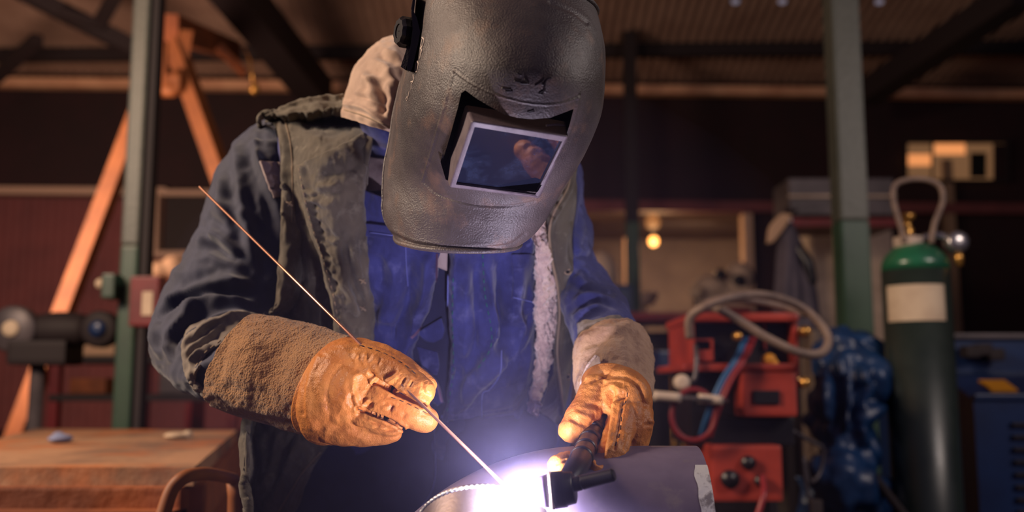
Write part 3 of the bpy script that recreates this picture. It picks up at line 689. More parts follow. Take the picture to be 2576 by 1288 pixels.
# lens housing
FQ = [P(1186, 304, 1.026), P(1431, 343, 1.066), P(1358, 500, 1.156), P(1130, 472, 1.120)]
BQ = [P(1171, 264, 1.095), P(1424, 306, 1.122), P(1350, 474, 1.215), P(1115, 434, 1.18)]
LQ = [P(1194, 319, 1.034), P(1414, 356, 1.072), P(1347, 490, 1.151), P(1147, 464, 1.117)]
def ring_box(O, I, B, depth):
    """a housing with sides running back and a front frame round an opening"""
    O, I, B = map(lambda q: [np.array(p) for p in q], (O, I, B))
    nrm = np.cross(O[1] - O[0], O[3] - O[0]); nrm /= np.linalg.norm(nrm)
    if nrm @ (CAM - O[0]) < 0: nrm = -nrm
    I2 = [p - nrm * depth for p in I]
    V = B + O + I + I2; Fc = []
    for i in range(4):
        j = (i + 1) % 4
        Fc += [(i, j, 4 + j, 4 + i), (4 + i, 4 + j, 8 + j, 8 + i), (8 + i, 8 + j, 12 + j, 12 + i)]
    return V, Fc, nrm, I2
V_, F_, nrm, I2 = ring_box(FQ, LQ, BQ, .005)
bmh = bmesh.new(); vs = [bmh.verts.new(p - ORG[helm.name]) for p in V_]
for f in F_: bmh.faces.new([vs[i] for i in f])
bmesh.ops.recalc_face_normals(bmh, faces=bmh.faces)
ed = [e_ for e_ in bmh.edges if len(e_.link_faces) == 2 and (all(v in vs[:8] for v in e_.verts) or all(v in vs[4:8] for v in e_.verts))]
bmesh.ops.bevel(bmh, geom=ed, offset=.003, segments=4, profile=0.5, affect='EDGES')
mh = bpy.data.meshes.new('lens_housing'); bmh.to_mesh(mh); bmh.free(); mh.materials.append(M['lensframe'])
ho = bpy.data.objects.new('lens_housing', mh); COL.objects.link(ho); ho.parent = helm; ORG[ho.name] = ORG[helm.name]
# glass
nd = nrm * .0035
def quadgrid(Q, n=16, bow=0.0):
    V = []
    for i in range(n + 1):
        for j in range(n + 1):
            a, b = i / n, j / n
            p = Q[0] * (1 - a) * (1 - b) + Q[1] * (1 - a) * b + Q[2] * a * b + Q[3] * a * (1 - b)
            V.append(p)
    return np.array(V), grid_faces(n + 1, n + 1)
LQa = [np.array(p) - nd for p in LQ]
lens_c = sum(LQa) / 4; LQb = [lens_c + (p - lens_c) * 1.02 for p in LQa]
gv, gf = quadgrid(LQb, 4)
gv2 = np.vstack([gv, gv - nrm * .003]); n0 = len(gv)
V2, F2 = shell(gv, gf, 5, 5, .003)
lens = make('lens', V2, F2, M['lens'], helm, smooth=False); fixn(lens)
# bead and rim along the edges of the shell
B_h = bvh_of((hvv, hff))
def rimtube(pts, r, name, m, Yoff=0.0):
    V = np.array([P(x, y, Y + Yoff) for x, y, Y in arc_cr(pts, 90)]); return make(name, *tube(V, r, 10), m, helm)
lastrow = hvv.reshape(nr, nc, 3)[-1]; firstrow = hvv.reshape(nr, nc, 3)[0]
make('chin_rim', *tube(lastrow[8:-8], .0034, 10), M['helmet'], helm)
make('crown_rim', *tube(firstrow[8:-8], .0034, 10), M['helmet'], helm)
leftcol = hvv.reshape(nr, nc, 3)[:, 10]
make('side_rim', *tube(leftcol[120:], .0024, 8), M['helmet'], helm)
# head-gear knob and its bracket on the side
def prism(poly, Y0, Y1, k=1.0):
    n = len(poly); c = np.mean(poly, axis=0)
    V = [P(x, y, Y0) for x, y in poly] + [P(c[0] + (x - c[0]) * k, c[1] + (y - c[1]) * k, Y1) for x, y in poly]
    return np.array(V), [tuple(range(n)), tuple(range(2 * n - 1, n - 1, -1))] + [(i, i + n, (i + 1) % n + n, (i + 1) % n) for i in range(n)]
br = prism([(1046, -10), (1041, 30), (1049, 45), (1057, 80), (1053, 105), (1037, 172), (1033, 180), (1024, 176), (1023, 168), (1032, 120), (1038, 75), (1036, 20), (1040, -10)], 1.150, 1.225)
make('pivot_bracket', *br, M['black'], helm, smooth=False)
br2 = prism([(1040, -10), (1037, 20), (1044, 78), (1036, 115), (1020, 176), (1008, 168), (1022, 125), (1036, 70), (1034, 20)], 1.19, 1.235)
make('pivot_plate', *br2, M['helmet'], helm, smooth=False)
# knob: ten-sided, axis pointing out from the side
ka = P(1040, 85, 1.195); kb = P(1001, 78, 1.185); ax = kb - ka; Lk_ = np.linalg.norm(ax); ax /= Lk_
u1 = np.cross(ax, [0, 1, 0.25]); u1 /= np.linalg.norm(u1); u2 = np.cross(ax, u1)
KV = []; prof = [(0, .0175), (.12, .0185), (.80, .0182), (.90, .0168), (1.0, .0150), (1.0, .009), (.93, .0085), (.93, .001)]
ns_ = 40
for (t, r) in prof:
    for k in range(ns_):
        a = 2 * math.pi * k / ns_; rr = r * (1 + (.05 * math.cos(10 * a) if r > .012 else 0)) 
        KV.append(ka + ax * Lk_ * t + rr * (math.cos(a) * u1 + math.sin(a) * u2))
knob = make('headgear_knob', KV, grid_faces(len(prof), ns_, True) + [tuple(range(ns_))], M['black'], helm); fixn(knob); autosmooth(knob, 30)
# pale handwritten marks down the side and scratches above the window
def marks(strokes, r, m, name, off=.0006):
    out = []
    for st in strokes:
        q = arc_cr(st, max(6, 5 * len(st))) if len(st) > 2 else np.array([np.array(st[0]) * (1 - t) + np.array(st[1]) * t for t in np.linspace(0, 1, 8)])
        out.append(tube(drape_pts(B_h, q, off), r, 6))
    return make(name, *joinvf(*out), m, helm)
marks([[(1062, 94), (1067, 100), (1064, 115), (1058, 121)], [(1058, 121), (1062, 128), (1058, 138)], [(1064, 96), (1060, 112), (1061, 122), (1057, 148)],
       [(1050, 154), (1053, 162), (1050, 178), (1046, 181), (1045, 172), (1048, 156), (1051, 154)],
       [(1040, 188), (1041, 202), (1036, 212), (1035, 227)], [(1034, 206), (1041, 204)], [(1030, 230), (1028, 242), (1024, 254)], [(1022, 250), (1025, 243)]], .0009, M['scratch'], 'pale_handwriting', .0004)
marks([[(1294, 204), (1312, 208)], [(1300, 184), (1312, 190)], [(1306, 210), (1330, 211)], [(1320, 198), (1330, 212)], [(1346, 216), (1362, 206), (1370, 196)], [(1362, 206), (1366, 214), (1376, 200), (1388, 196)], [(1372, 208), (1368, 224), (1364, 238)], [(1364, 238), (1356, 234), (1372, 226)], [(1262, 222), (1286, 225)], [(1270, 229), (1290, 230)], [(1326, 282), (1342, 277)], [(1330, 284), (1344, 281)]], .0009, M['gouge'], 'gouge_marks', .0)
make('glue_streak', *tube([P(1374, 316, 1.068), P(1400, 314, 1.074), P(1420, 316, 1.078)], .0014, 6, 10), M['scratch'], ho)

# ================================================================== GLOVES
def suede_tube(rows, cs=(), m='suede', nr=150, nc=170, ns=((35, .0025, (1, 1, 1)), (300, .0006, (1, 1, 1)))):
    V, Fc, N = loft(rows, nr, nc, cap=False, cs=cs, ns=ns)
    n0 = len(V); th = .0035
    V2 = np.vstack([V, V - N * th]); F2 = list(Fc) + [tuple(i + n0 for i in f[::-1]) for f in Fc]
    for e_ in (0, (nr - 1) * nc):
        for k in range(nc):
            a, b = e_ + k, e_ + (k + 1) % nc; F2.append((a, b, b + n0, a + n0))
    return V2, F2
glove = thing('tmp_unused', '', '', (0, 0, 0)); bpy.data.objects.remove(glove)

cuffL = [((655, 797, 1.385), (529, 1013, 1.385), (546, 878, 1.325)),
    ((700, 797, 1.37), (560, 1032, 1.37), (590, 902, 1.305)),
    ((748, 806, 1.355), (612, 1048, 1.355), (642, 922, 1.288)),
    ((800, 820, 1.335), (676, 1066, 1.335), (700, 942, 1.272)),
    ((846, 836, 1.315), (730, 1082, 1.315), (742, 955, 1.256)),
    ((880, 850, 1.30), (772, 1092, 1.30), (778, 965, 1.245))]
gl = make('welding_glove', *suede_tube(cuffL, cs=(([(535, 1005), (600, 1040), (700, 1062), (790, 1080)], 8, -4, 0, True), ([(640, 830), (620, 900), (640, 980)], 30, 5), ([(700, 860), (690, 960)], 30, -4), ([(560, 900), (545, 960)], 14, -3))), M['suede'], man); fixn(gl)
gl['label'] = 'brown suede gauntlet cuff with orange leather hand'
# pale lining strip showing along the lower edge of the cuff
lin = [P(x, y, Y) for x, y, Y in arc_cr([(532, 1014, 1.375), (600, 1040, 1.36), (700, 1066, 1.335), (790, 1086, 1.30)], 50)]
make('cuff_lining', *tube(lin, .0045, 12), M['suede2'], gl)
def palm(cx, cy, Y, ax, ay, d, ang, n=22):
    s = scale_at(Y); c = P(cx, cy, Y); a = math.radians(ang)
    R = np.array([1, 0, 0]); U = UPV
    e1 = (R * math.cos(a) - U * math.sin(a)) * ax * s; e2 = (R * math.sin(a) + U * math.cos(a)) * ay * s
    return ellipsoid(c, (e1, FWD * d, e2), n)
lh = [ballchain([(860, 950, 1.255, 88), (845, 1000, 1.255, 90), (880, 1010, 1.245, 84)]),
      palm(842, 985, 1.255, 88, 138, .05, 20), palm(885, 985, 1.240, 82, 100, .042, 25),
      # forefinger side, upper: two layers of leather
      ballchain([(880, 912, 1.240, 58), (935, 920, 1.225, 50), (985, 938, 1.208, 41), (1030, 960, 1.192, 36), (1065, 983, 1.182, 31)]),
      ballchain([(905, 890, 1.255, 40), (960, 905, 1.242, 40), (1015, 932, 1.230, 35), (1055, 957, 1.225, 29), (1074, 970, 1.220, 25)]),
      # middle finger, ring finger, little finger
      ballchain([(895, 992, 1.235, 46), (950, 1006, 1.220, 41), (1000, 1026, 1.213, 38), (1045, 1045, 1.211, 37), (1070, 1055, 1.213, 34)]),
      ballchain([(880, 1048, 1.235, 44), (920, 1056, 1.222, 32), (960, 1068, 1.214, 25), (992, 1078, 1.212, 20)]),
      ballchain([(845, 1070, 1.242, 52), (890, 1086, 1.235, 38), (945, 1096, 1.230, 26), (990, 1092, 1.225, 20)])]
ringL = suede_tube([((884, 848, 1.302), (770, 1092, 1.302), (752, 962, 1.238)), ((905, 858, 1.292), (800, 1110, 1.292), (790, 970, 1.228)), ((920, 870, 1.285), (830, 1120, 1.285), (830, 980, 1.225))], nr=24, nc=120, ns=())
HV, HF = remesh(*joinvf(*lh), .0013, 5, .5)
HN = normals(HV, HF)
csL = (
    ([(948, 962), (985, 982), (1030, 1002), (1062, 1018)], 6, -14.00, 0, True), ([(925, 938), (960, 962), (1000, 982)], 7, -6.00), 
    ([(985, 1082), (960, 1070), (900, 1040), (906, 1020)], 4, -2.20), ([(902, 1028), (940, 1042), (985, 1060), (1012, 1076)], 4.5, -10.00, 0, True),
    ([(880, 1060), (900, 1078), (950, 1086), (990, 1082), (1015, 1070)], 4, -2.75), ([(886, 985), (884, 1010), (900, 1030)], 5, -2.20), ([(892, 950), (888, 985), (900, 1015)], 6, 2.20), ([(880, 950), (915, 940), (935, 950)], 8, 2.20),
    ([(968, 956), (1002, 930)], 6, -2.20), ([(975, 962), (1000, 944), (1004, 930)], 5, 1.93), ([(1010, 970), (1024, 948)], 5, -1.65), ([(1030, 975), (1040, 958)], 4, -1.38), ([(1062, 962), (1068, 990), (1086, 996)], 5, -1.93),
    ([(960, 1012), (985, 1022), (978, 1034)], 5, -1.65), ([(905, 1022), (930, 1004)], 5, 1.93), ([(912, 1032), (940, 1010)], 5, -1.65), ([(975, 1035), (990, 1020)], 5, -1.65), ([(1010, 1050), (1022, 1036)], 6, -1.10),
    ([(800, 900), (775, 960), (772, 1030), (785, 1075)], 7.5, 1.35, 0, True), ([(788, 905), (766, 960), (762, 1040)], 6, -1.15, 0, True), ([(840, 900), (810, 960), (815, 1020), (830, 1060)], 13.5, 1.54), ([(866, 920), (870, 980), (850, 1040), (820, 1100)], 15, 1.54), ([(880, 900), (860, 960), (855, 1010)], 12, -1.35),
    ([(840, 1010), (850, 1060), (825, 1110)], 12, -1.35), ([(800, 1040), (790, 1070), (810, 1095)], 9, 1.15), ([(862, 1070), (890, 1095), (930, 1105)], 8, 1.65), ([(905, 870), (960, 885), (1010, 912), (1050, 945)], 3, -1.38, 0, True), ([(925, 885), (915, 905), (918, 925)], 5, 1.38), ([(945, 893), (938, 912)], 5, 1.10), ([(960, 900), (950, 920)], 4, -1.10), ([(900, 890), (888, 910)], 6, 1.38),
    ([(930, 1060), (950, 1070), (940, 1085)], 5, -1.10), ([(1000, 990), (1030, 1005), (1060, 1030)], 3, 0.88), ([(980, 1000), (1020, 1014), (1080, 1040)], 2.5, -0.88, 0, True))
HV = crease(HV, HN, csL); HV = HV + normals(HV, HF) * nz(HV, 40, .0012, 3, 3)[:, None]
hand = make('leather_hand', HV, HF, M['leather'], gl)
hem = make('leather_hem', *ringL, M['leather'], gl); fixn(hem)
B_hand = bvh_of((HV, HF))
strand(B_hand, [(905, 868), (960, 886), (1010, 912), (1052, 946)], .0007, M['seam'], 'finger_seam', gl, .0004, dash=(3, 4))
strand(B_hand, [(902, 1030), (940, 1044), (985, 1060)], .0006, M['seam'], 'finger_seam', gl, .0004, dash=(3, 4))
strand(B_hand, [(985, 1000), (1022, 1014), (1078, 1042)], .0005, M['seam'], 'finger_seam', gl, .0003, dash=(3, 4))

# --- left-hand glove (picture's right)
cuffR = [((1446, 905, 1.47), (1632, 862, 1.45), (1530, 845, 1.395)),
    ((1442, 925, 1.44), (1643, 900, 1.43), (1538, 856, 1.372)),
    ((1443, 945, 1.42), (1644, 932, 1.41), (1545, 880, 1.35)),
    ((1446, 966, 1.40), (1643, 965, 1.395), (1550, 915, 1.33)),
    ((1452, 990, 1.37), (1638, 1000, 1.37), (1552, 950, 1.305)),
    ((1462, 1010, 1.35), (1630, 1030, 1.35), (1552, 985, 1.285))]
cuffR = [((1456, 846, 1.49), (1618, 836, 1.47), (1545, 800, 1.405)),
    ((1446, 868, 1.46), (1634, 862, 1.45), (1545, 824, 1.385))] + cuffR[1:]
gr = make('welding_glove', *suede_tube(cuffR, m='suede2', ns=((30, .003, (1, 1, 1)), (240, .0008, (1, 1, 1))), cs=(([(1480, 830), (1475, 880), (1465, 930)], 18, 4), ([(1540, 815), (1545, 880)], 26, 4), ([(1590, 830), (1600, 900), (1600, 960)], 16, -3))), M['suede2'], man); fixn(gr)
gr['label'] = 'worn tan suede gauntlet cuff with orange leather hand'
flp = patch(bvh_of((np.array(gr.data.vertices[0].co[:])[None], [])) if False else bvh_of(tuple([ORG[gr.name] + np.array([v.co[:] for v in gr.data.vertices]), [tuple(p.vertices) for p in gr.data.polygons]])),
    [(1497, 892), (1472, 922), (1458, 962), (1452, 992)], [(1508, 898), (1512, 930), (1496, 962), (1474, 994)], 40, 16, off=.016, roll=.003, thick=.003)
make('cuff_flap', *flp, M['fleece'], gr)
rh = [palm(1568, 1010, 1.270, 72, 84, .052, 12), palm(1580, 1075, 1.255, 58, 92, .05, 8), palm(1585, 1040, 1.275, 55, 90, .05, -12),
      ballchain([(1500, 990, 1.270, 46), (1480, 1025, 1.247, 42), (1458, 1055, 1.230, 40), (1438, 1082, 1.217, 33)]),       # thumb
      ballchain([(1545, 1000, 1.255, 44), (1562, 1050, 1.223, 40), (1552, 1100, 1.200, 38), (1538, 1138, 1.182, 37), (1526, 1168, 1.175, 31)]),  # index
      ballchain([(1595, 1050, 1.247, 44), (1592, 1100, 1.235, 42), (1580, 1135, 1.225, 34)]),
      ballchain([(1570, 1120, 1.225, 34), (1535, 1165, 1.200, 26), (1496, 1182, 1.15, 19)]),                                 # middle, tip under the torch
      ballchain([(1500, 1120, 1.247, 24), (1455, 1150, 1.230, 24), (1418, 1166, 1.165, 27), (1402, 1170, 1.15, 25)])]      # fingertip on the far side
RV, RF = remesh(*joinvf(*rh), .0013, 5, .5); RN = normals(RV, RF)
csR = (([(1540, 985), (1530, 1010), (1522, 1060), (1515, 1120), (1508, 1160)], 7, -9.00, 0, True), ([(1576, 992), (1565, 1025), (1556, 1080), (1545, 1130)], 3, -1.62, 0, True),
    ([(1476, 950), (1510, 935), (1560, 932), (1600, 950), (1632, 1000), (1636, 1060)], 6, 2.60, 0, True), ([(1490, 962), (1530, 948), (1570, 950), (1605, 975), (1622, 1020)], 4, -2.27, 0, True),
    ([(1532, 990), (1555, 980), (1580, 984)], 8, 2.27), ([(1530, 1012), (1560, 1006), (1576, 992)], 4, -1.95), ([(1430, 1050), (1450, 1060), (1480, 1075)], 5, -1.95), ([(1440, 1040), (1470, 1048), (1496, 1060)], 6, 1.95), ([(1470, 1012), (1500, 1020), (1516, 1030)], 6, -1.62),
    ([(1580, 1090), (1572, 1130), (1575, 1142)], 4, -2.60), ([(1560, 1080), (1575, 1110), (1572, 1150)], 6, 1.95), ([(1590, 1000), (1600, 1060), (1590, 1110)], 14, 1.30), ([(1626, 1055), (1638, 1066), (1632, 1082)], 6, 2.60), ([(1545, 1110), (1530, 1140)], 5, 1.62), ([(1395, 1172), (1418, 1160), (1440, 1158)], 3, -1.95), ([(1500, 950), (1530, 958)], 5, 1.30))
RV = crease(RV, RN, csR); RV = RV + normals(RV, RF) * nz(RV, 45, .0012, 3, 3)[:, None]
make('leather_hand', RV, RF, M['leather'], gr)
B_rh = bvh_of((RV, RF))
strand(B_rh, [(1578, 988), (1576, 1005), (1566, 1030), (1560, 1080), (1552, 1110), (1538, 1140)], .0006, M['seam'], 'finger_seam', gr, .0004, dash=(3, 4))
hr = suede_tube([((1460, 968, 1.355), (1640, 1012, 1.355), (1556, 916, 1.272)), ((1462, 985, 1.34), (1638, 1032, 1.34), (1556, 940, 1.262)), ((1472, 1000, 1.33), (1628, 1050, 1.33), (1555, 965, 1.265))], nr=20, nc=120, ns=())
hem2 = make('leather_hem', *hr, M['leather'], gr); fixn(hem2)

# ================================================================== FILLER ROD, TORCH, ARC
rod_a = P(502, 470, 1.44); rod_b = P(1288, 1240, 1.078)
rod_m = P(885, 852, 1.30)
# straight rod: find the depth so that it is one straight line and passes between the fingers
def rod_at(t): return rod_a * (1 - t) + rod_b * t
rod = make('filler_rod', *tube([rod_a, rod_b], .00175, 14), M['rod'])
tag(rod, 'thin copper filler rod held between gloved fingers, pointing at the arc', 'rod')

AP = P(1302, 1247, 1.066)
torch = thing('welding_torch', 'black welding torch with long back cap gripped in the glove resting on the pipe', 'torch', P(1400, 1236, 1.07))
def axis_lathe(a, b, prof, n=36):
    a = np.array(a); b = np.array(b); L = np.linalg.norm(b - a); t = (b - a) / L
    u = np.cross(t, [0.1, 0.3, 1]); u /= np.linalg.norm(u); v = np.cross(t, u); V = []
    for s, r in prof:
        for k in range(n):
            q = 2 * math.pi * k / n; V.append(a + t * L * s + r * (math.cos(q) * u + math.sin(q) * v))
    Fc = grid_faces(len(prof), n, True) + [tuple(range(n)), tuple((len(prof) - 1) * n + k for k in range(n))[::-1]]
    return np.array(V), Fc
s1 = scale_at(1.07)
o = make('gas_cup', *axis_lathe(P(1330, 1240, 1.075), P(1386, 1234, 1.07), [(0, .008), (0, .012), (.1, .0135), (.7, .0165), (1, .018)]), M['ceramic'], torch); fixn(o)
o = make('cup_ring', *axis_lathe(P(1380, 1235, 1.07), P(1392, 1234, 1.07), [(0, .016), (0, .0195), (1, .0195), (1, .016)]), M['ivory'], torch); fixn(o)
o = make('torch_head', *axis_lathe(P(1390, 1234, 1.07), P(1446, 1226, 1.065), [(0, .016), (0, .0190), (.1, .0195), (.55, .0190), (.6, .0175), (.95, .0165), (1, .014)]), M['black'], torch); fixn(o)
o = make('back_cap', *axis_lathe(P(1432, 1222, 1.062), P(1546, 1194, 1.045), [(0, .006), (0, .0078), (.25, .0078), (.28, .0070), (.30, .0078), (.96, .0068), (1, .005)]), M['black'], torch); fixn(o); autosmooth(o, 35)
o = make('handle', *tube([P(1418, 1226, 1.078), P(1442, 1192, 1.105), P(1463, 1152, 1.15), P(1484, 1108, 1.205), P(1506, 1060, 1.25), P(1520, 1020, 1.28)], [.0125, .0135, .0125, .0125, .0125, .011], 28, 60), M['black'], torch); fixn(o)
for k, (x, y, Y) in enumerate([(1464, 1150, 1.152), (1474, 1130, 1.178), (1484, 1108, 1.205), (1494, 1086, 1.226)]):
    a = P(x, y, Y); d = P(1503, 1060, 1.25) - P(1450, 1152, 1.15); d /= np.linalg.norm(d)
    o = make('grip_tape', *axis_lathe(a - d * .004, a + d * .006, [(0, .0125), (.1, .0137), (.9, .0135), (1, .012)]), M['black'], torch); fixn(o)
# torch cable running back past the wrist
make('torch_cable', *tube([P(1520, 1020, 1.28), P(1545, 985, 1.32), P(1560, 960, 1.42), P(1600, 1120, 1.62), (.38, 1.75, .62), (.75, 2.2, .25), (1.0, 2.6, .40)], .0065, 12, 90), M['black'], torch)
nt = M['arc'].node_tree; b_ = nt.nodes['Principled BSDF']; b_.inputs['Emission Color'].default_value = (0.84, 0.75, 1.0, 1); b_.inputs['Emission Strength'].default_value = ARC
bmx = bmesh.new(); bmesh.ops.create_icosphere(bmx, subdivisions=4, radius=.0135)
V = np.array([v.co[:] for v in bmx.verts]); bmx.verts.index_update(); Fc = [tuple(v.index for v in f.verts) for f in bmx.faces]; bmx.free()
arc = make('welding_arc', V * [1, 1, 1.08] + AP, Fc, M['arc']); tag(arc, 'blinding white welding arc glowing at the joint of the pipe', 'welding arc')

# ================================================================== PIPE
RP = .112; PC = None
YC = 1.21
# pick the axis height so that the top outline runs through y = 1119
zc = 1.05 + (YC) * math.tan(PITCH - math.atan((1119 - 644) / F_PX)) - RP / math.cos(.15) * 1.0
xe = P(1752, 1119, YC)[0]
NS = 120
pth = [np.array([x, YC, zc]) for x in np.linspace(xe, .09, 24)]
# elbow: turns down and to the near left
c0 = pth[-1]; bend = .20
turn = np.array([0, -.12, -1.0]); turn /= np.linalg.norm(turn)
for a in np.linspace(0.05, math.radians(88), 40):
    pth.append(c0 + bend * (math.sin(a) * np.array([-1, 0, 0]) + (1 - math.cos(a)) * turn))
last = pth[-1]
for t in (.04, .10): pth.append(last + turn * t)
pth = np.array(pth)
def pipe_mesh(p, r, n=NS):
    t = np.gradient(p, axis=0); t /= np.linalg.norm(t, axis=1)[:, None]; nrm_ = np.cross(t[0], [0, 0, 1.0]); nrm_ /= np.linalg.norm(nrm_); V = []
    bn = np.array([0, 0, 1.0]); u = nrm_
    for i in range(len(p)):
        u = u - t[i] * (u @ t[i]); u /= np.linalg.norm(u); b = np.cross(t[i], u)
        for k in range(n):
            q = 2 * math.pi * k / n; V.append(p[i] + r * (math.cos(q) * u + math.sin(q) * b))
    return np.array(V), grid_faces(len(p), n, True)
ov, of = pipe_mesh(pth, RP); iv, if_ = pipe_mesh(pth, RP - .008)
n0 = len(ov); Fc = of + [tuple(i + n0 for i in f[::-1]) for f in if_]
for e_ in (0, (len(pth) - 1) * NS):
    for k in range(NS): Fc.append((e_ + k, e_ + (k + 1) % NS, e_ + (k + 1) % NS + n0, e_ + k + n0))
pipe = make('steel_pipe', np.vstack([ov, iv]), Fc, M['pipe'], None, origin=(pth[10][0], YC, zc)); fixn(pipe)
tag(pipe, 'wide dark grey steel pipe with ground shiny end being welded', 'pipe'); autosmooth(pipe, 40)
# ground bare band near the cut end
gp = np.array([[xe - .0005, YC, zc], [xe - .013, YC, zc]])
gv_, gf_ = pipe_mesh(np.array([[xe + .0004, YC, zc], [xe - .004, YC, zc], [xe - .007, YC, zc], [xe - .010, YC, zc]]), RP + .0006)
qq = np.array([math.atan2(v[2] - zc, -(v[1] - YC)) for v in gv_])
wob = .0012 * np.sin(9 * qq) + .001 * np.sin(23 * qq + 1) + .0025 * np.sin(3.3 * qq)
rowi = np.repeat(np.arange(4), NS); gv_[:, 0] -= np.where(rowi == 3, wob + .004, 0)
bmask = [f for f in gf_ if all(-1.2 < qq[i] < 1.02 for i in f)]
gb = make('ground_band', gv_, bmask, M['ground'], pipe)
# branch stub welded on, pointing at the camera and down
sa = P(1225, 1224, 1.092); bdir = np.array([-.05, -.70, -.71]); bdir /= np.linalg.norm(bdir)
RB = .080; 
ub = np.cross(bdir, [1, 0, 0]); ub /= np.linalg.norm(ub)
if ub[2] < 0: ub = -ub
c_b = sa - ub * RB + bdir * .0
bv_, bf_ = pipe_mesh(np.array([c_b - bdir * .004, c_b, c_b + bdir * .05, c_b + bdir * .12, c_b + bdir * .13]), RB, 120)
iv_, _f = pipe_mesh(np.array([c_b - bdir * .004, c_b, c_b + bdir * .05, c_b + bdir * .12, c_b + bdir * .13]), RB - .008, 120)
n0 = len(bv_); Fc = bf_ + [tuple(i + n0 for i in f[::-1]) for f in bf_] + [(4 * 120 + k, 4 * 120 + (k + 1) % 120, 4 * 120 + (k + 1) % 120 + n0, 4 * 120 + k + n0) for k in range(120)]
stub = make('branch_pipe', np.vstack([bv_, iv_]), Fc, M['elbow'], pipe); fixn(stub); autosmooth(stub, 40)
# weld bead round the joint, bright near the arc
bead = []
for a in np.linspace(-1.4, 1.2, 120):
    p = c_b + RB * (math.cos(a) * ub + math.sin(a) * np.cross(bdir, ub)) - bdir * (.0 + .0)
    bead.append(p)
bead = np.array(bead)
bv2, bf2 = tube(bead, [.0022 + .0006 * math.sin(k * 1.9) for k in range(120)], 8)
make('weld_bead', bv2, bf2, M['ground'], pipe)
# stand under the pipe
st = thing('pipe_stand', 'steel stand with a V head carrying the wide pipe', 'stand', (.25, YC, 0))
make('base', *joinvf(boxvf((.25, YC, .012), (.42, .06, .024), 0, .004), boxvf((.25, YC, .012), (.06, .40, .024), 0, .004)), M['boot'], st, smooth=False)
make('post', *tube([(.25, YC, .02), (.25, YC, zc - RP - .06)], .025, 20), M['boot'], st)
make('saddle', *joinvf(beam((.25, YC, zc - RP - .07), (.25, YC - .10, zc - RP + .02), .06, .012), beam((.25, YC, zc - RP - .07), (.25, YC + .10, zc - RP + .02), .06, .012)), M['boot'], st, smooth=False)

# ================================================================== SMOKE added round the arc for its glow
sm = bpy.data.materials.new('smoke'); sm.use_nodes = True; nt = sm.node_tree; nt.nodes.clear()
out = nt.nodes.new('ShaderNodeOutputMaterial'); vs_ = nt.nodes.new('ShaderNodeVolumeScatter'); vs_.inputs['Color'].default_value = (.62, .58, 1, 1); vs_.inputs['Density'].default_value = SMOKE
nt.links.new(vs_.outputs[0], out.inputs['Volume'])
cc = AP + np.array([-.02, .10, .10])
V, Fc = ellipsoid(cc, ((.42, 0, 0), (0, .30, 0), (0, 0, .38)), 18)
o = make('arc_glow_smoke', V, Fc, sm); tag(o, 'thin bluish smoke added so the arc glows over the pipe and the gloves', 'smoke', kind='stuff'); fixn(o)
sm2 = sm.copy(); sm2.name = 'dense_glow_smoke'
nt = sm2.node_tree; vs_ = [n_ for n_ in nt.nodes if n_.type == 'VOLUME_SCATTER'][0]
tcn = nt.nodes.new('ShaderNodeTexCoord'); mp_ = nt.nodes.new('ShaderNodeMapping'); mp_.inputs['Scale'].default_value = (1 / .20, 1 / .13, 1 / .18)
gr_ = nt.nodes.new('ShaderNodeTexGradient'); gr_.gradient_type = 'QUADRATIC_SPHERE'; ml_ = nt.nodes.new('ShaderNodeMath'); ml_.operation = 'MULTIPLY'; ml_.inputs[1].default_value = SMOKE2
nt.links.new(tcn.outputs['Object'], mp_.inputs[0]); nt.links.new(mp_.outputs[0], gr_.inputs[0]); nt.links.new(gr_.outputs['Fac'], ml_.inputs[0]); nt.links.new(ml_.outputs[0], vs_.inputs['Density'])
V, Fc = ellipsoid(AP + np.array([-.02, .06, .05]), ((.20, 0, 0), (0, .13, 0), (0, 0, .18)), 18)
o = make('arc_glow_smoke', V, Fc, sm2); tag(o, 'small dense puff of bluish smoke added for the glow right at the welding arc', 'smoke', kind='stuff'); fixn(o)

# ================================================================== THE SHOP
def G(x, y, z):
    """the place at height z seen at a frame point"""
    u = (x - 1288) / F_PX; v = (644 - y) / F_PX
    d = FWD + v * UPV + np.array([u, 0, 0]); return CAM + d * ((z - CAM[2]) / d[2])
M['maroon'] = mat('maroon_sheet', srgb(122, 66, 68), 0.7, srgb(104, 56, 60), 2, bumps=((40, 0.1, 'n'),))
M['darkmaroon'] = mat('dark_maroon_sheet', srgb(44, 20, 26), 0.8, srgb(36, 18, 24), 2)
M['roof'] = mat('brown_roof_sheet', srgb(180, 150, 134), 0.6, srgb(156, 126, 112), 1.5)
M['purlin'] = mat('dark_roof_steel', srgb(36, 26, 30), 0.7)
M['eave'] = mat('pale_painted_eave', srgb(236, 184, 146), 0.6, srgb(206, 150, 118), 3)
M['rail'] = mat('beige_rail', srgb(190, 160, 140), 0.6)
M['post'] = mat('green_post_lit_grey', srgb(76, 78, 70), 0.45, srgb(64, 68, 60), 4, bumps=((60, 0.15, 'n'),), spec=0.6)
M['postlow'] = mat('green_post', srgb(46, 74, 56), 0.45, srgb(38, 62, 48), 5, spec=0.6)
M['orange'] = mat('orange_painted_steel', srgb(152, 90, 46), 0.6, srgb(124, 70, 36), 5)
M['floor'] = mat('grimy_concrete', srgb(66, 54, 54), 0.6, srgb(44, 36, 38), 1.2, bumps=((20, 0.3, 'n'),), col3=srgb(96, 78, 72), nsc3=4, rough2=0.35)
M['wood'] = mat('worn_table_board', srgb(176, 134, 104), 0.5, srgb(126, 98, 82), 3, nlo=0.42, nhi=0.58, bumps=((30, 0.3, 'n'),), col3=srgb(190, 110, 62), nsc3=2.2, lo3=0.5, hi3=0.62, stretch=(1, .6, 1))
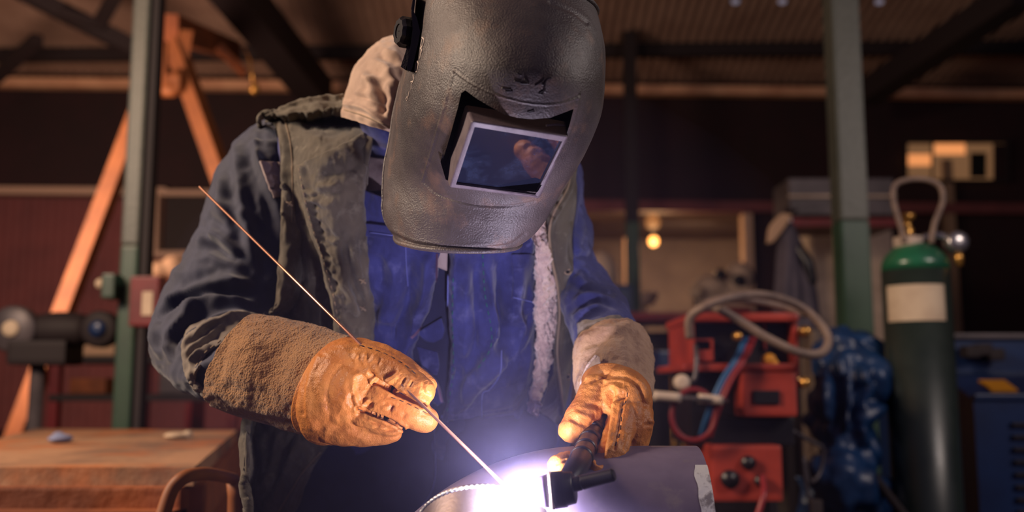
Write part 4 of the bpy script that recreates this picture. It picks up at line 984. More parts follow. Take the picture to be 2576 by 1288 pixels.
M['rust'] = mat('rusty_brown_timber', srgb(150, 82, 44), 0.7, srgb(110, 58, 34), 4, bumps=((30, 0.4, 'n'),))
M['red'] = mat('red_painted_metal', srgb(172, 62, 48), 0.45, srgb(142, 48, 38), 5, spec=0.5)
M['darkred'] = mat('dark_red_metal', srgb(120, 26, 32), 0.5, srgb(96, 20, 26), 5)
M['hose'] = mat('grey_brown_hose', srgb(140, 118, 104), 0.6, srgb(104, 86, 80), 12)
M['white'] = mat('off_white_metal', srgb(206, 186, 168), 0.55, srgb(176, 156, 140), 5)
M['grey'] = mat('grey_metal', srgb(98, 90, 94), 0.45, srgb(76, 70, 74), 6, metal=0.3)
M['steel'] = mat('shiny_steel', srgb(190, 186, 184), 0.25, metal=0.9)
M['brass'] = mat('brass', srgb(214, 160, 84), 0.3, metal=0.8)
M['yellow'] = mat('yellow_plastic', srgb(224, 150, 40), 0.5)
M['gas'] = mat('dark_green_cylinder', srgb(40, 50, 46), 0.3, srgb(32, 42, 40), 3, spec=0.7, rough2=0.42)
M['gastop'] = mat('bright_green_shoulder', srgb(34, 108, 74), 0.28, srgb(36, 88, 66), 8, spec=0.8)
M['label'] = mat('cream_paper_label', srgb(214, 192, 164), 0.6, srgb(196, 172, 146), 10)
M['blue'] = mat('blue_machine_paint', srgb(18, 46, 92), 0.35, srgb(14, 36, 76), 4, spec=0.6)
M['tarp'] = mat('blue_tarpaulin', srgb(20, 58, 104), 0.4, srgb(14, 40, 78), 6, bumps=((20, 0.6, 'n'),), spec=0.6)
M['beige'] = mat('beige_wall_paint', srgb(150, 124, 104), 0.8, srgb(128, 104, 88), 1.5)
M['coat'] = mat('grey_work_coat', srgb(92, 84, 96), 0.9, srgb(74, 68, 80), 6)
M['card'] = mat('tan_card', srgb(190, 154, 124), 0.8)
M['cable_b'] = mat('blue_cable', srgb(48, 92, 140), 0.4); M['cable_r'] = mat('red_cable', srgb(140, 44, 50), 0.4)
def emis(name, c, s):
    m = mat(name, (0.02, 0.02, 0.02), 0.6, emis=c, es=s); return m
M['bulb'] = emis('lit_bulb', (1.0, 0.36, 0.07), 5.0)
M['bulb2'] = emis('dim_lit_glass', (1.0, 0.36, 0.1), 0.4)
M['paneA'] = emis('lit_orange_pane', (1.0, 0.36, 0.12), 0.85)
M['paneB'] = emis('lit_amber_pane', (0.75, 0.36, 0.16), 0.22)
M['holeglow'] = emis('roof_hole_glow', (0.7, 0.62, 0.8), 0.22)

YW = lambda x: 10.7 + .45 * x / 2576
def Wl(x, y, dy=0.0): return P(x, y, YW(x) - dy)
def topz(y, x=1288): return Wl(x, y)[2]
fl_ = make('floor', *boxvf((0, 6.5, -.05), (18, 17, .1)), M['floor'], smooth=False); struct(fl_)
zE = topz(232)                                             # eave height
zR = topz(500); zO = topz(532)
XL, XR = -8.6, 8.9
wy = lambda X: 10.7 + .45 * (X * F_PX / 11 + 1288) / 2576   # wall line
def wallbox(x0, x1, z0, z1, th=.12, dy=0.0):
    y0, y1 = wy(x0) - dy, wy(x1) - dy
    V = [(x0, y0, z0), (x1, y1, z0), (x1, y1, z1), (x0, y0, z1), (x0, y0 + th, z0), (x1, y1 + th, z0), (x1, y1 + th, z1), (x0, y0 + th, z1)]
    return np.array(V), [(0, 1, 2, 3), (7, 6, 5, 4), (0, 4, 5, 1), (3, 2, 6, 7), (0, 3, 7, 4), (1, 5, 6, 2)]
def corr(x0, x1, z0, z1, pitch, amp, dy=.02):
    n = int((x1 - x0) / pitch * 6); xs = np.linspace(x0, x1, n); V = []
    for z in (z0, z1):
        for x in xs: V.append((x, wy(x) - dy - amp * (1 + math.cos(2 * math.pi * x / pitch)), z))
    return np.array(V), grid_faces(2, n)
xo0, xo1, xo2 = Wl(1440, 800)[0], Wl(1905, 800)[0], Wl(2245, 800)[0]
struct(fixn(make('wall_back', *joinvf(wallbox(XL, XR, zO, zE + .5), wallbox(XL, xo0, 0, zO), wallbox(xo2, XR, 0, zO)), M['darkmaroon'], smooth=False)))
# lighter sheeting low on the left of the back wall
struct(make('wall_cladding', *corr(XL, Wl(700, 600)[0], .6, topz(498, 130), .09, .012), M['maroon']))
struct(make('wall_left', *boxvf((XL - .06, 6.5, 2.6), (.12, 10.2, 5.2)), M['darkmaroon'], smooth=False))
struct(make('wall_right', *boxvf((XR + .06, 6.5, 2.6), (.12, 10.2, 5.2)), M['darkmaroon'], smooth=False))
struct(fixn(make('trim_eave', *beam((XL, wy(XL) - .12, zE), (XR, wy(XR) - .12, zE), .14, .10), M['eave'], smooth=False)))
zr = topz(486, 130)
struct(fixn(make('trim_rail', *beam((XL, wy(XL) - .12, zr), (Wl(430, 480)[0], wy(Wl(430, 480)[0]) - .12, zr), .10, .08), M['rail'], smooth=False)))
struct(fixn(make('trim_girt', *beam((xo0, wy(xo0) - .10, zO + .05), (XR, wy(XR) - .10, zO + .05), .10, .12), M['maroon'], smooth=False)))
# roof: corrugated sheet rising towards the camera, purlins and rafters beneath
SL = .20
def rz(Y, X=0): return zE + .12 + (wy(X) - Y) * SL
n = 900; xs = np.linspace(XL - .3, XR + .3, n); V = []
Ys = (11.4, 1.5)
for Y in Ys:
    for k, x in enumerate(xs): V.append((x, Y, rz(Y, x) + .035 + .016 * math.cos(2 * math.pi * k / 5)))
struct(make('ceiling', V, grid_faces(2, n), M['roof']))
for k, Y in enumerate((10.2, 8.9, 7.55, 6.2, 4.8, 3.4, 2.0)):
    struct(fixn(make('roof_beam', *beam((XL, Y, rz(Y, XL) - .04), (XR, Y, rz(Y, XR) - .04), .10, .14), M['purlin'], smooth=False)))
# sloping steel trusses
def pb(name, pts, w_, d_, m, parent=None, smooth=False):
    a, b = pts; return fixn(make(name, *beam(P(*a), P(*b), w_, d_), m, parent, smooth=smooth))
for nm_, pts, w_ in (('roof_beam', ((560, -60, 7.6), (800, 236, 10.0)), .30), ('roof_beam', ((40, -30, 8.2), (345, 125, 8.6)), .14), ('roof_beam', ((-20, 205, 9.4), (95, 98, 8.7)), .10),
                     ('roof_beam', ((150, 30, 8.2), (262, 66, 8.4)), .08), ('roof_beam', ((250, 60, 8.4), (300, -30, 8.0)), .10), ('roof_beam', ((2570, -20, 8.0), (2180, 236, 10.0)), .24)):
    struct(pb(nm_, pts, w_, w_, M['purlin']))
# posts: one green paint, the light on it put into two tones
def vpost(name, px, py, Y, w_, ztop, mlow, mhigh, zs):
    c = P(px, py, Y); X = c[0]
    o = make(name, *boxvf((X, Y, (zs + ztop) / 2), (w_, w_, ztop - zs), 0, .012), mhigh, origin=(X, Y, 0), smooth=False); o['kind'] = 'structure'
    lo = make('post_lower_tone', *boxvf((X, Y, zs / 2), (w_ * 1.0, w_ * 1.0, zs), 0, .012), mlow, o, smooth=False)
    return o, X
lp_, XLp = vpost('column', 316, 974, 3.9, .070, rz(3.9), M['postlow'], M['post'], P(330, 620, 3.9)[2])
make('post_shaded_face', *boxvf((XLp + .051, 3.92, rz(3.9) / 2), (.030, .07, rz(3.9)), 0, .004), M['purlin'], lp_, smooth=False)  # dark strip added as the post's shaded right face
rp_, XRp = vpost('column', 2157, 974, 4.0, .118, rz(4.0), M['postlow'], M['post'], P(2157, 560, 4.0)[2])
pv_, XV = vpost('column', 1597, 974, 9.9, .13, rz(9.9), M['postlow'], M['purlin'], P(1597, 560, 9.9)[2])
struct(fixn(make('trim_post', *beam((P(2098, 500, 4.3)[0], 4.3, 0), (P(2098, 500, 4.3)[0] + .03, 4.3, rz(4.3)), .03, .03), M['eave'], smooth=False)))

# ---- annex seen through the opening
ax0, ax1 = xo0 - .5, xo1 + 2.2; ya = 14.6
struct(make('wall_annex', *joinvf(boxvf(((ax0 + ax1) / 2, ya, 1.8), (ax1 - ax0, .1, 3.6)), boxvf((ax0, 12.8, 1.8), (.1, 3.6, 3.6)), boxvf((ax1, 12.8, 1.8), (.1, 3.6, 3.6)), boxvf(((ax0 + ax1) / 2, 12.9, 3.25), (ax1 - ax0, 3.4, .08))), M['beige'], smooth=False))
lb = thing('hanging_bulb', 'glowing orange bulb hanging from a cord in the annex doorway', 'lamp', P(1644, 607, 11.6))
c = P(1644, 607, 11.6); r_ = .055
make('bulb', *ellipsoid(c, ((r_, 0, 0), (0, r_, 0), (0, 0, r_ * 1.1)), 12), M['bulb'], lb)
c2 = P(1642, 556, 11.6)
make('glass_shade', *lathe([(.03, .0), (.075, .03), (.085, .10), (.05, .17), (.03, .2)], c2 - np.array([0, 0, .10]), 24), M['bulb2'], lb)
make('socket', *lathe([(.03, 0), (.035, .06), (.02, .1)], c + np.array([0, 0, .05]), 20), M['black'], lb)
make('cord', *tube([c + [0, 0, .14], (c[0], c[1], 3.25)], .008, 6), M['black'], lb)
l = bpy.data.lights.new('annex_bulb_light', 'POINT'); l.energy = 26; l.color = (1, .55, .25); l.shadow_soft_size = .06
o = bpy.data.objects.new('annex_bulb_light', l); COL.objects.link(o); o.location = c - np.array([0, .12, .12])
l = area('annex_light', (c[0] + .6, 12.6, 3.1), (c[0] + .6, 13.4, 0.5), .8, 30, (1, .74, .55))
struct(fixn(make('trim_doorpost', *beam(P(1876, 560, 11.0) * [1, 1, 0], P(1876, 540, 11.0), .20, .10), M['rail'], smooth=False)))
struct(fixn(make('door_1', *boxvf((P(1935, 700, 11.05)[0], 11.05, zO / 2), (.34, .06, zO), 0, .005), M['darkmaroon'], smooth=False)))
struct(fixn(make('wall_panel', *boxvf(((P(1972, 700, 11.1)[0] + xo2) / 2, 11.12, zO / 2), (xo2 - P(1972, 700, 11.1)[0], .06, zO), 0, .005), M['beige'], smooth=False)))
struct(fixn(make('trim_annex', *beam(P(1575, 650, 12.2) * [1, 1, 0], P(1575, 600, 12.2), .16, .08), M['rail'], smooth=False)))
# machine with pale housing in the annex
mc = thing('grinding_machine', 'pale rounded workshop machine with dark round openings in the doorway', 'machine', P(1815, 974, 9.2) * [1, 1, 0])
k9 = scale_at(9.2); cxx = P(1815, 720, 9.2)
make('housing', *remesh(*joinvf(ellipsoid(P(1860, 700, 9.2), ((38 * k9, 0, 0), (0, .16, 0), (0, 0, 42 * k9)), 14), ellipsoid(P(1790, 725, 9.2), ((48 * k9, 0, 0), (0, .16, 0), (0, 0, 34 * k9)), 14), boxvf(P(1815, 760, 9.2), (.50, .25, .25))), .02, 4), M['white'], mc)
for (x, y, r) in ((1858, 705, 15), (1812, 690, 14)):
    make('opening', *lathe([(r * k9, -.02), (r * k9, .02), (.001, .02)], P(x, y, 9.03), 24, 'Y'), M['black'], mc)
make('hand_wheel', *lathe([(.02, -.02), (15 * k9, -.02), (17 * k9, 0), (15 * k9, .02), (.02, .02)], P(1752, 735, 9.0), 24, 'Y'), M['label'], mc)
make('stand', *boxvf((cxx[0], 9.2, P(1815, 775, 9.2)[2] / 2), (.44, .4, P(1815, 775, 9.2)[2]), 0, .01), M['darkred'], mc, smooth=False)
dr = thing('white_tank', 'rounded off-white tank standing behind the welder at the annex opening', 'tank', P(1515, 974, 8.6) * [1, 1, 0])
make('dome', *ellipsoid(P(1512, 690, 8.6), ((.14, 0, 0), (0, .14, 0), (0, 0, .20)), 16), M['white'], dr)
make('body', *boxvf((P(1535, 800, 8.6)[0], 8.6, P(1515, 720, 8.6)[2] / 2), (.36, .36, P(1515, 720, 8.6)[2]), 0, .04), M['blue'], dr, smooth=False)
sk2 = thing('wash_bowl', 'white bowl on a low post inside the annex doorway', 'bowl', P(1612, 974, 10.6) * [1, 1, 0])
zc2 = P(1612, 745, 10.6)[2]; c = P(1612, 745, 10.6)
make('basin', *lathe([(.05, -.12), (.15, -.08), (.20, .03), (.18, .03), (.12, -.05), (.01, -.07)], c, 28), M['white'], sk2)
make('pedestal', *lathe([(.12, -c[2]), (.07, -c[2] + .1), (.06, -.12)], c, 20), M['white'], sk2)
bn = thing('workbench', 'dark workbench with a red edge in front of the annex', 'workbench', P(1700, 974, 7.4) * [1, 1, 0])
zb = P(1700, 800, 7.4)[2]; xb0, xb1 = P(1560, 800, 7.4)[0], P(1990, 800, 7.4)[0]
make('top', *boxvf(((xb0 + xb1) / 2, 7.6, zb), (xb1 - xb0, .8, .06), 0, .008), M['darkred'], bn, smooth=False)
for x in (xb0 + .06, xb1 - .06):
    for y in (7.28, 7.92): make('leg', *boxvf((x, y, zb / 2 - .015), (.07, .07, zb - .03), 0, .005), M['purlin'], bn, smooth=False)
make('panel', *boxvf(((xb0 + xb1) / 2, 7.9, zb / 2), (xb1 - xb0 - .2, .03, zb - .15), 0, .003), M['purlin'], bn, smooth=False)
for (x, y) in ((1690, 826), (1713, 812)):
    g = P(x, y, 5.6 if y > 820 else 5.75); tg = make('brass_valve', *joinvf(ellipsoid(g, ((.026, 0, 0), (0, .026, 0), (0, 0, .026)), 10), tube([g, (g[0], g[1], .05)], .012, 10), lathe([(.001, 0), (.035, 0), (.035, .03), (.012, .06)], (g[0], g[1], 0), 16)), M['brass'])
    tag(tg, 'small round brass valve on a thin pipe, ' + ('lower' if y > 820 else 'upper') + ' of the two by the bench', 'valve', 'brass valves by the bench')
bt = make('blue_toolbox', *boxvf(P(1680, 906, 4.6), (.16, .2, .08), .2, .01), M['blue'], smooth=False); 
bt2 = P(1680, 906, 4.6)
tag(bt, 'small blue toolbox on a stool beyond the suede cuff', 'toolbox')
stl = thing('stool', 'dark low stool carrying a small blue toolbox', 'stool', (bt2[0], bt2[1], 0))
zt2 = bt2[2] - .04
make('seat', *boxvf((bt2[0], bt2[1], zt2 - .015), (.34, .32, .03), .2, .008), M['purlin'], stl, smooth=False)
for sx in (-1, 1):
    for sy in (-1, 1): make('leg', *beam((bt2[0] + sx * .17, bt2[1] + sy * .16, 0), (bt2[0] + sx * .12, bt2[1] + sy * .11, zt2 - .02), .03, .03), M['purlin'], stl, smooth=False)

# ---- lit window high on the right
wn = make('window_1', *joinvf(*[fixn_ for fixn_ in (beam(Wl(2276, 356, .1), Wl(2536, 356, .1), .04, .04), beam(Wl(2276, 456, .1), Wl(2536, 456, .1), .04, .04), beam(Wl(2278, 356, .1), Wl(2278, 456, .1), .04, .04), beam(Wl(2534, 356, .1), Wl(2534, 456, .1), .04, .04), beam(Wl(2345, 356, .1), Wl(2345, 456, .1), .02, .02))]), M['purlin'], smooth=False); struct(wn); fixn(wn)
def wp(name, x0, y0, x1, y1, dy, m):
    a, b, c, d = Wl(x0, y1, dy), Wl(x1, y1, dy), Wl(x1, y0, dy), Wl(x0, y0, dy)
    V = [a, b, c, d] + [p + np.array([0, .02, 0]) for p in (a, b, c, d)]
    return make(name, V, [(0, 1, 2, 3), (7, 6, 5, 4), (0, 4, 5, 1), (3, 2, 6, 7), (0, 3, 7, 4), (1, 5, 6, 2)], m, wn, smooth=False)
wp('pane', 2280, 360, 2532, 454, .05, M['paneB'])
wp('lit_pane', 2282, 388, 2344, 416, .075, M['paneA']); wp('lit_pane', 2352, 361, 2428, 388, .075, M['paneA'])
wp('dark_figure', 2442, 384, 2482, 446, .075, M['matblack']); wp('dark_mullion', 2500, 362, 2530, 452, .075, M['darkmaroon'])

# ---- grey duct behind the right post and the coat hanging from it
dct = P(1985, 490, 6.6); dz0, dz1 = P(1985, 560, 6.6)[2], P(1985, 444, 6.6)[2]; dx1 = P(2250, 490, 6.6)[0]
du = thing('duct', 'boxy grey metal duct with a red lower edge behind the green post', 'duct', ((dct[0] + dx1) / 2, 6.8, 0))
make('casing', *boxvf(((dct[0] + dx1) / 2, 6.8, (dz0 + dz1) / 2 + .02), (dx1 - dct[0], .4, dz1 - dz0 - .06), 0, .01), M['grey'], du, smooth=False)
make('lower_edge', *boxvf(((dct[0] + dx1) / 2, 6.8, dz0), (dx1 - dct[0], .44, .06), 0, .005), M['darkred'], du, smooth=False)
make('seam', *boxvf(((dct[0] + dx1) / 2, 6.59, (dz0 + dz1) / 2 + .02), (dx1 - dct[0] + .01, .02, .02), 0, .003), M['white'], du, smooth=False)
for X in (dct[0] + .1, dx1 - .1): make('leg', *boxvf((X, 6.95, dz0 / 2), (.06, .06, dz0), 0, .004), M['darkmaroon'], du, smooth=False)
cyt = thing('white_cabinet', 'tall off-white metal cabinet under the grey duct', 'cabinet', (P(2140, 700, 7.4)[0], 7.6, 0))
cw0, cw1 = P(2040, 700, 7.4)[0], P(2250, 700, 7.4)[0]; ch = P(2140, 572, 7.4)[2]
make('body', *boxvf(((cw0 + cw1) / 2, 7.6, ch / 2), (cw1 - cw0, .4, ch), 0, .01), M['white'], cyt, smooth=False)
for s_ in (0, 1): make('door', *boxvf((cw0 + (cw1 - cw0) * (.25 + .5 * s_), 7.39, ch / 2 + .03), ((cw1 - cw0) / 2 - .02, .02, ch - .12), 0, .004), M['white'], cyt, smooth=False)
ct = thing('work_coat', 'grey work coat hanging with a dark sleeve beside the white cabinet', 'coat', P(2000, 974, 5.4) * [1, 1, 0] + [0, 0, P(2000, 760, 5.4)[2]])
cv_, cf_, _ = loft([rowd((1976, 560), (2000, 562), 5.4, .04), rowd((1960, 600), (2020, 606), 5.4, .07), rowd((1952, 660), (2040, 660), 5.4, .09), rowd((1946, 740), (2056, 736), 5.4, .10), rowd((1940, 830), (2070, 830), 5.4, .10)], 60, 60, cs=(([(1985, 590), (1980, 700), (1975, 820)], 8, 30), ([(2010, 620), (2020, 720), (2025, 820)], 8, -25)), ns=((4, .02, (1, 1, .3)),))
make('coat_body', cv_, cf_, M['coat'], ct)
make('coat_sleeve', *ballchain([(2008, 625, 5.35, 14), (2030, 660, 5.33, 16), (2042, 705, 5.33, 14)]), M['black'], ct)
make('hook', *tube([P(1988, 562, 5.4), P(1990, 545, 5.42), P(1992, 538, 5.5)], .01, 8), M['steel'], ct)
hs = thing('coat_stand', 'dark upright coat stand holding the grey coat', 'stand', P(1992, 974, 5.55) * [1, 1, 0])
zt3 = P(1992, 535, 5.55)[2]; xs3 = P(1992, 535, 5.55)[0]
make('pole', *tube([(xs3, 5.62, 0), (xs3, 5.62, zt3 + .04)], .02, 12), M['purlin'], hs)
make('arm', *tube([(xs3, 5.62, zt3), (xs3, 5.47, zt3)], .012, 8), M['purlin'], hs)
make('base', *lathe([(.2, 0), (.2, .02), (.03, .04)], (xs3, 5.62, 0), 24), M['purlin'], hs)
cdp = patch(bvh_of((np.array([P(x, y, 5.38) for x, y in ((1800, 400), (2200, 400), (2200, 800), (1800, 800))]), [(0, 1, 2, 3)])), [(1968, 536), (1938, 568), (1930, 612)], [(1994, 540), (1972, 575), (1944, 610)], 12, 8, off=.05, thick=.03, sm=0)
cdo = make('cardboard_piece', *cdp, M['card']); tag(cdo, 'pale tan cardboard piece stuck on top of the coat stand', 'cardboard')

# ---- lifting gantry with orange legs
ga = thing('gantry_crane', 'orange A-frame lifting gantry behind the green post at the maroon wall', 'crane', P(400, 974, 6.4) * [1, 1, 0])
ap = P(428, 78, 6.4)
def floorpt(a, b):
    a = np.array(a); b = np.array(b); t = a[2] / (a[2] - b[2]); return a + (b - a) * t
fixn(make('leg', *beam(ap, floorpt(ap, P(165, 770, 6.4)), .12, .10), M['orange'], ga, smooth=False))
fixn(make('leg', *beam(ap, floorpt(ap, P(556, 440, 6.3)), .13, .10), M['orange'], ga, smooth=False))
fixn(make('gusset_plate', [P(408, 66, 6.33), P(486, 78, 6.33), P(474, 150, 6.33), P(412, 170, 6.33), P(408, 66, 6.38), P(486, 78, 6.38), P(474, 150, 6.38), P(412, 170, 6.38)], [(0, 1, 2, 3), (7, 6, 5, 4), (0, 4, 5, 1), (1, 5, 6, 2), (2, 6, 7, 3), (3, 7, 4, 0)], M['orange'], ga, smooth=False))
fixn(make('crossbar', *beam(P(410, 110, 6.36), P(414, 240, 6.36), .09, .06), M['orange'], ga, smooth=False))
make('trolley', *remesh(*joinvf(boxvf(P(440, 212, 6.3), (.11, .12, .10)), ellipsoid(P(430, 226, 6.28), ((.07, 0, 0), (0, .05, 0), (0, 0, .05)), 10), ellipsoid(P(448, 196, 6.28), ((.05, 0, 0), (0, .05, 0), (0, 0, .06)), 10)), .012, 3), M['orange'], ga)
fixn(make('beam', *beam(P(425, 70, 6.3), P(590, 128, 9.4), .12, .18), M['rust'], ga, smooth=False))
fixn(make('strut', *beam(P(548, 118, 6.8), P(618, 186, 6.9), .07, .05), M['rust'], ga, smooth=False))
hk = make('daylight_spot_bead', *joinvf(ellipsoid(P(640, 222, 6.5), ((.035, 0, 0), (0, .03, 0), (0, 0, .045)), 10), tube([P(640, 222, 6.5), P(628, 150, 6.5), P(614, 120, 6.8)], .008, 8)), M['brass'], ga)  # brass bead on a wire, added for a blurred spot of daylight

# ---- bench grinder on its post, left
gx = P(92, 974, 4.1); X0 = gx[0]
gd = thing('pedestal_grinder', 'grey pedestal grinder with two round wheel guards beyond the table', 'grinder', (X0, 4.1, 0))
zg = P(92, 830, 4.1)[2]
make('pedestal', *lathe([(.14, 0), (.14, .02), (.03, .05), (.028, P(92, 900, 4.1)[2])], (X0, 4.1, 0), 24), M['grey'], gd)
make('motor', *tube([(X0 - .02, 4.1, zg), (X0 + .20, 4.1, zg)], [.06, .075, .075, .06], 28, 8), M['purlin'], gd)
make('mounting_block', *boxvf((X0 + .03, 4.1, P(92, 888, 4.1)[2]), (.24, .18, .10), 0, .02), M['purlin'], gd, smooth=False)
for (dx, r, mm) in ((-.08, .085, 'grey'), (.27, .065, 'purlin')):
    c = (X0 + dx, 4.05, zg)
    g_ = make('wheel_guard', *lathe([(.02, -.03), (r, -.03), (r + .01, -.02), (r + .01, .03), (r, .04), (.02, .04)], (c[0], c[1], zg), 32, 'Y'), M[mm], gd)
    make('wheel', *lathe([(.005, -.042), (.03, -.045), (.035, -.03), (.035, .02)], (c[0], c[1], zg), 20, 'Y'), M['label' if dx < 0 else 'blue'], g_)
sb = thing('storage_rack', 'low dark red storage rack with beige boards by the left post', 'rack', (P(380, 974, 5.2)[0], 5.3, 0))
sx0, sx1 = P(150, 900, 5.2)[0], P(610, 900, 5.2)[0]
for k, y in enumerate((806, 905, 1000)):
    z = P(300, y, 5.2)[2]; make('shelf', *boxvf(((sx0 + sx1) / 2, 5.35, z), (sx1 - sx0, .5, .035), 0, .004), M['darkred' if k == 0 else 'purlin'], sb, smooth=False)
for x in (sx0 + .02, sx1 - .02, (sx0 + sx1) / 2): make('upright', *boxvf((x, 5.13, P(300, 806, 5.2)[2] / 2), (.05, .05, P(300, 806, 5.2)[2]), 0, .003), M['darkred'], sb, smooth=False)
def onrack(name, lab, cat, x, yb, w_, h_, m, d=.25, kind=None):
    z = P(x, yb, 5.2)[2]; c = P(x, yb, 5.2)
    o = make(name, *boxvf((c[0], 5.3, z + .02 + h_ / 2), (w_, d, h_), random.uniform(-.2, .2), .01), M[m], smooth=False); return tag(o, lab, cat)
onrack('orange_crate', 'orange crate on the lowest shelf of the red rack', 'crate', 232, 1000, .20, .08, 'rust')
onrack('board_stack', 'beige boards lying on the middle shelf of the red rack', 'boards', 225, 905, .30, .07, 'card')
onrack('white_box', 'pale box on the rack shelf just right of the green post', 'box', 425, 905, .14, .10, 'label')
onrack('grey_box', 'grey box on the lowest shelf right of the green post', 'box', 470, 1000, .26, .12, 'grey')
onrack('dark_toolbox', 'dark toolbox on top of the red rack', 'toolbox', 530, 806, .24, .10, 'purlin')
# red box and switch on the post
rb = thing('fuse_box', 'red fuse box with a pale plate mounted beside the green post', 'fuse box', P(374, 760, 3.8))
p = P(374, 760, 3.8); make('box', *boxvf(p, (.11, .10, .19), 0, .008), M['darkred'], rb, smooth=False)
make('plate', *boxvf(p + np.array([.015, -.053, -.01]), (.04, .008, .09), 0, .002), M['label'], rb, smooth=False)
sw = thing('switch_box', 'small green switch box with a cream knob on the post', 'switch', P(284, 722, 3.84))
p = P(284, 722, 3.84); make('box', *boxvf(p, (.05, .10, .095), 0, .008), M['postlow'], sw, smooth=False)
make('knob', *ellipsoid(p + np.array([-.038, -.02, .01]), ((.022, 0, 0), (0, .022, 0), (0, 0, .022)), 10), M['label'], sw)
# pale window frame low on the back wall, with clutter on its sill
wn2 = make('window_2', *joinvf(beam(Wl(398, 486, .14), Wl(394, 640, .14), .13, .06), beam(Wl(380, 640, .14), Wl(560, 640, .14), .10, .06), beam(Wl(398, 486, .14), Wl(560, 486, .14), .08, .06)), M['rail'], smooth=False); struct(fixn(wn2))
a, b = Wl(410, 640, .06), Wl(560, 486, .06); make('pane', *boxvf((a + b) / 2, (abs(b[0] - a[0]), .03, abs(b[2] - a[2]))), M['purlin'], wn2, smooth=False)
sl2 = thing('shelf_unit', 'narrow shelf unit with a pale crumpled bundle between post and sleeve', 'shelf', (P(430, 974, 6.0)[0], 6.0, 0))
zsh = P(430, 712, 5.9)[2]
make('board', *boxvf((P(430, 700, 6.0)[0], 6.0, zsh), (.42, .3, .03), 0, .004), M['rust'], sl2, smooth=False)
for dx in (-.18, .18): make('leg', *boxvf((P(430, 700, 6.0)[0] + dx, 6.0, zsh / 2), (.04, .26, zsh), 0, .004), M['darkred'], sl2, smooth=False)
bu = make('cloth_bundle', *remesh(*joinvf(ellipsoid(P(405, 680, 5.95), ((.10, 0, 0), (0, .09, 0), (0, 0, .055)), 10), ellipsoid(P(440, 672, 5.95), ((.08, 0, 0), (0, .08, 0), (0, 0, .075)), 10)), .012, 3), M['card']); tag(bu, 'pale tan cloth bundle lying on the narrow shelf', 'cloth')

# ---- table, bottom left
tz = .895
tq = [G(90, 1078, tz), G(596, 1082, tz), G(488, 1176, tz), G(-260, 1176, tz)]
tb = thing('work_table', 'worn wooden-topped work table with a rusty brown front', 'table', tuple(np.mean(tq, axis=0) * [1, 1, 0]))
def slab(q, z0, z1):
    V = [np.array([p[0], p[1], z1]) for p in q] + [np.array([p[0], p[1], z0]) for p in q]; n = len(q)
    return V, [tuple(range(n)), tuple(range(2 * n - 1, n - 1, -1))] + [(i, (i + 1) % n, (i + 1) % n + n, i + n) for i in range(n)]
fixn(make('tabletop', *slab(tq, tz - .035, tz), M['wood'], tb, smooth=False))
cq = np.mean(tq, axis=0); iq = [cq + (p - cq) * .97 for p in tq]
fixn(make('front_beam', *beam(iq[3] - [0, 0, .10], iq[2] - [0, 0, .10], .10, .13, .006), M['rust'], tb, smooth=False))
fixn(make('side_beam', *beam(iq[1] - [0, 0, .08], iq[2] - [0, 0, .08], .06, .09, .006), M['rust'], tb, smooth=False))
for k in range(2):
    fixn(make('front_board', *beam(iq[3] + [0, -.055, -.085 - .105 * k], iq[2] + [0, -.055, -.085 - .105 * k], .10, .02, .004), M['rust'], tb, smooth=False))
for p in iq: make('leg', *boxvf((p[0], p[1], (tz - .1) / 2), (.09, .09, tz - .1), 0, .006), M['rust'], tb, smooth=False)
rg = G(152, 1114, tz); rgv, rgf = remesh(*joinvf(ellipsoid((rg[0], rg[1], tz + .012), ((.030, 0, 0), (0, .05, 0), (0, 0, .012)), 10), ellipsoid((rg[0] - .02, rg[1] + .03, tz + .012), ((.018, 0, 0), (0, .03, 0), (0, 0, .018)), 8)), .004, 3)
M['rag'] = mat('pale_blue_rag', srgb(128, 136, 170), 0.9)
tag(make('blue_rag', rgv, rgf, M['rag']), 'small crumpled pale blue rag on the wooden table', 'rag')
rg = G(442, 1104, tz); rgv, rgf = remesh(*joinvf(ellipsoid((rg[0], rg[1], tz + .010), ((.035, 0, 0), (0, .05, 0), (0, 0, .010)), 10), ellipsoid((rg[0] + .03, rg[1] + .02, tz + .010), ((.015, 0, 0), (0, .03, 0), (0, 0, .015)), 8)), .004, 3)
tag(make('paper_scrap', rgv, rgf, M['label']), 'crumpled cream paper scrap near the far corner of the table', 'paper')
# orange bent-wood chair beside the table
chx = P(500, 1200, 1.66); ch_ = thing('wooden_chair', 'orange wooden chair with a curved back rail beside the table', 'chair', (chx[0], 1.6, 0))
railp = [P(408, 1300, 1.58), P(432, 1232, 1.59), P(462, 1202, 1.60), P(505, 1192, 1.64), P(550, 1196, 1.69), P(590, 1206, 1.75)]
v_, f_ = tube([q for q in railp], .0085, 12, 60); 
make('back_rail', *tube(railp, [.012, .011, .011, .010, .010], 12, 60), M['orange'], ch_)
make('back_post', *tube([P(400, 1330, 1.58), P(390, 1420, 1.57), (P(390, 1420, 1.57)[0], 1.57, .02)], .014, 12, 20), M['orange'], ch_)
make('back_post', *tube([P(590, 1206, 1.75), P(592, 1330, 1.76), (P(592, 1420, 1.76)[0], 1.77, .02)], .014, 12, 20), M['orange'], ch_)
zs_ = .46; sc = (chx[0] - .10, 1.50)
make('seat', *boxvf((sc[0], sc[1], zs_), (.40, .38, .03), .5, .012), M['purlin'], ch_, smooth=False)
for a in (0.5, 2.07): make('leg', *tube([(sc[0] + .2 * math.cos(a), sc[1] + .2 * math.sin(a), zs_), (sc[0] + .24 * math.cos(a), sc[1] + .24 * math.sin(a), 0.005)], .014, 12, 8), M['orange'], ch_)

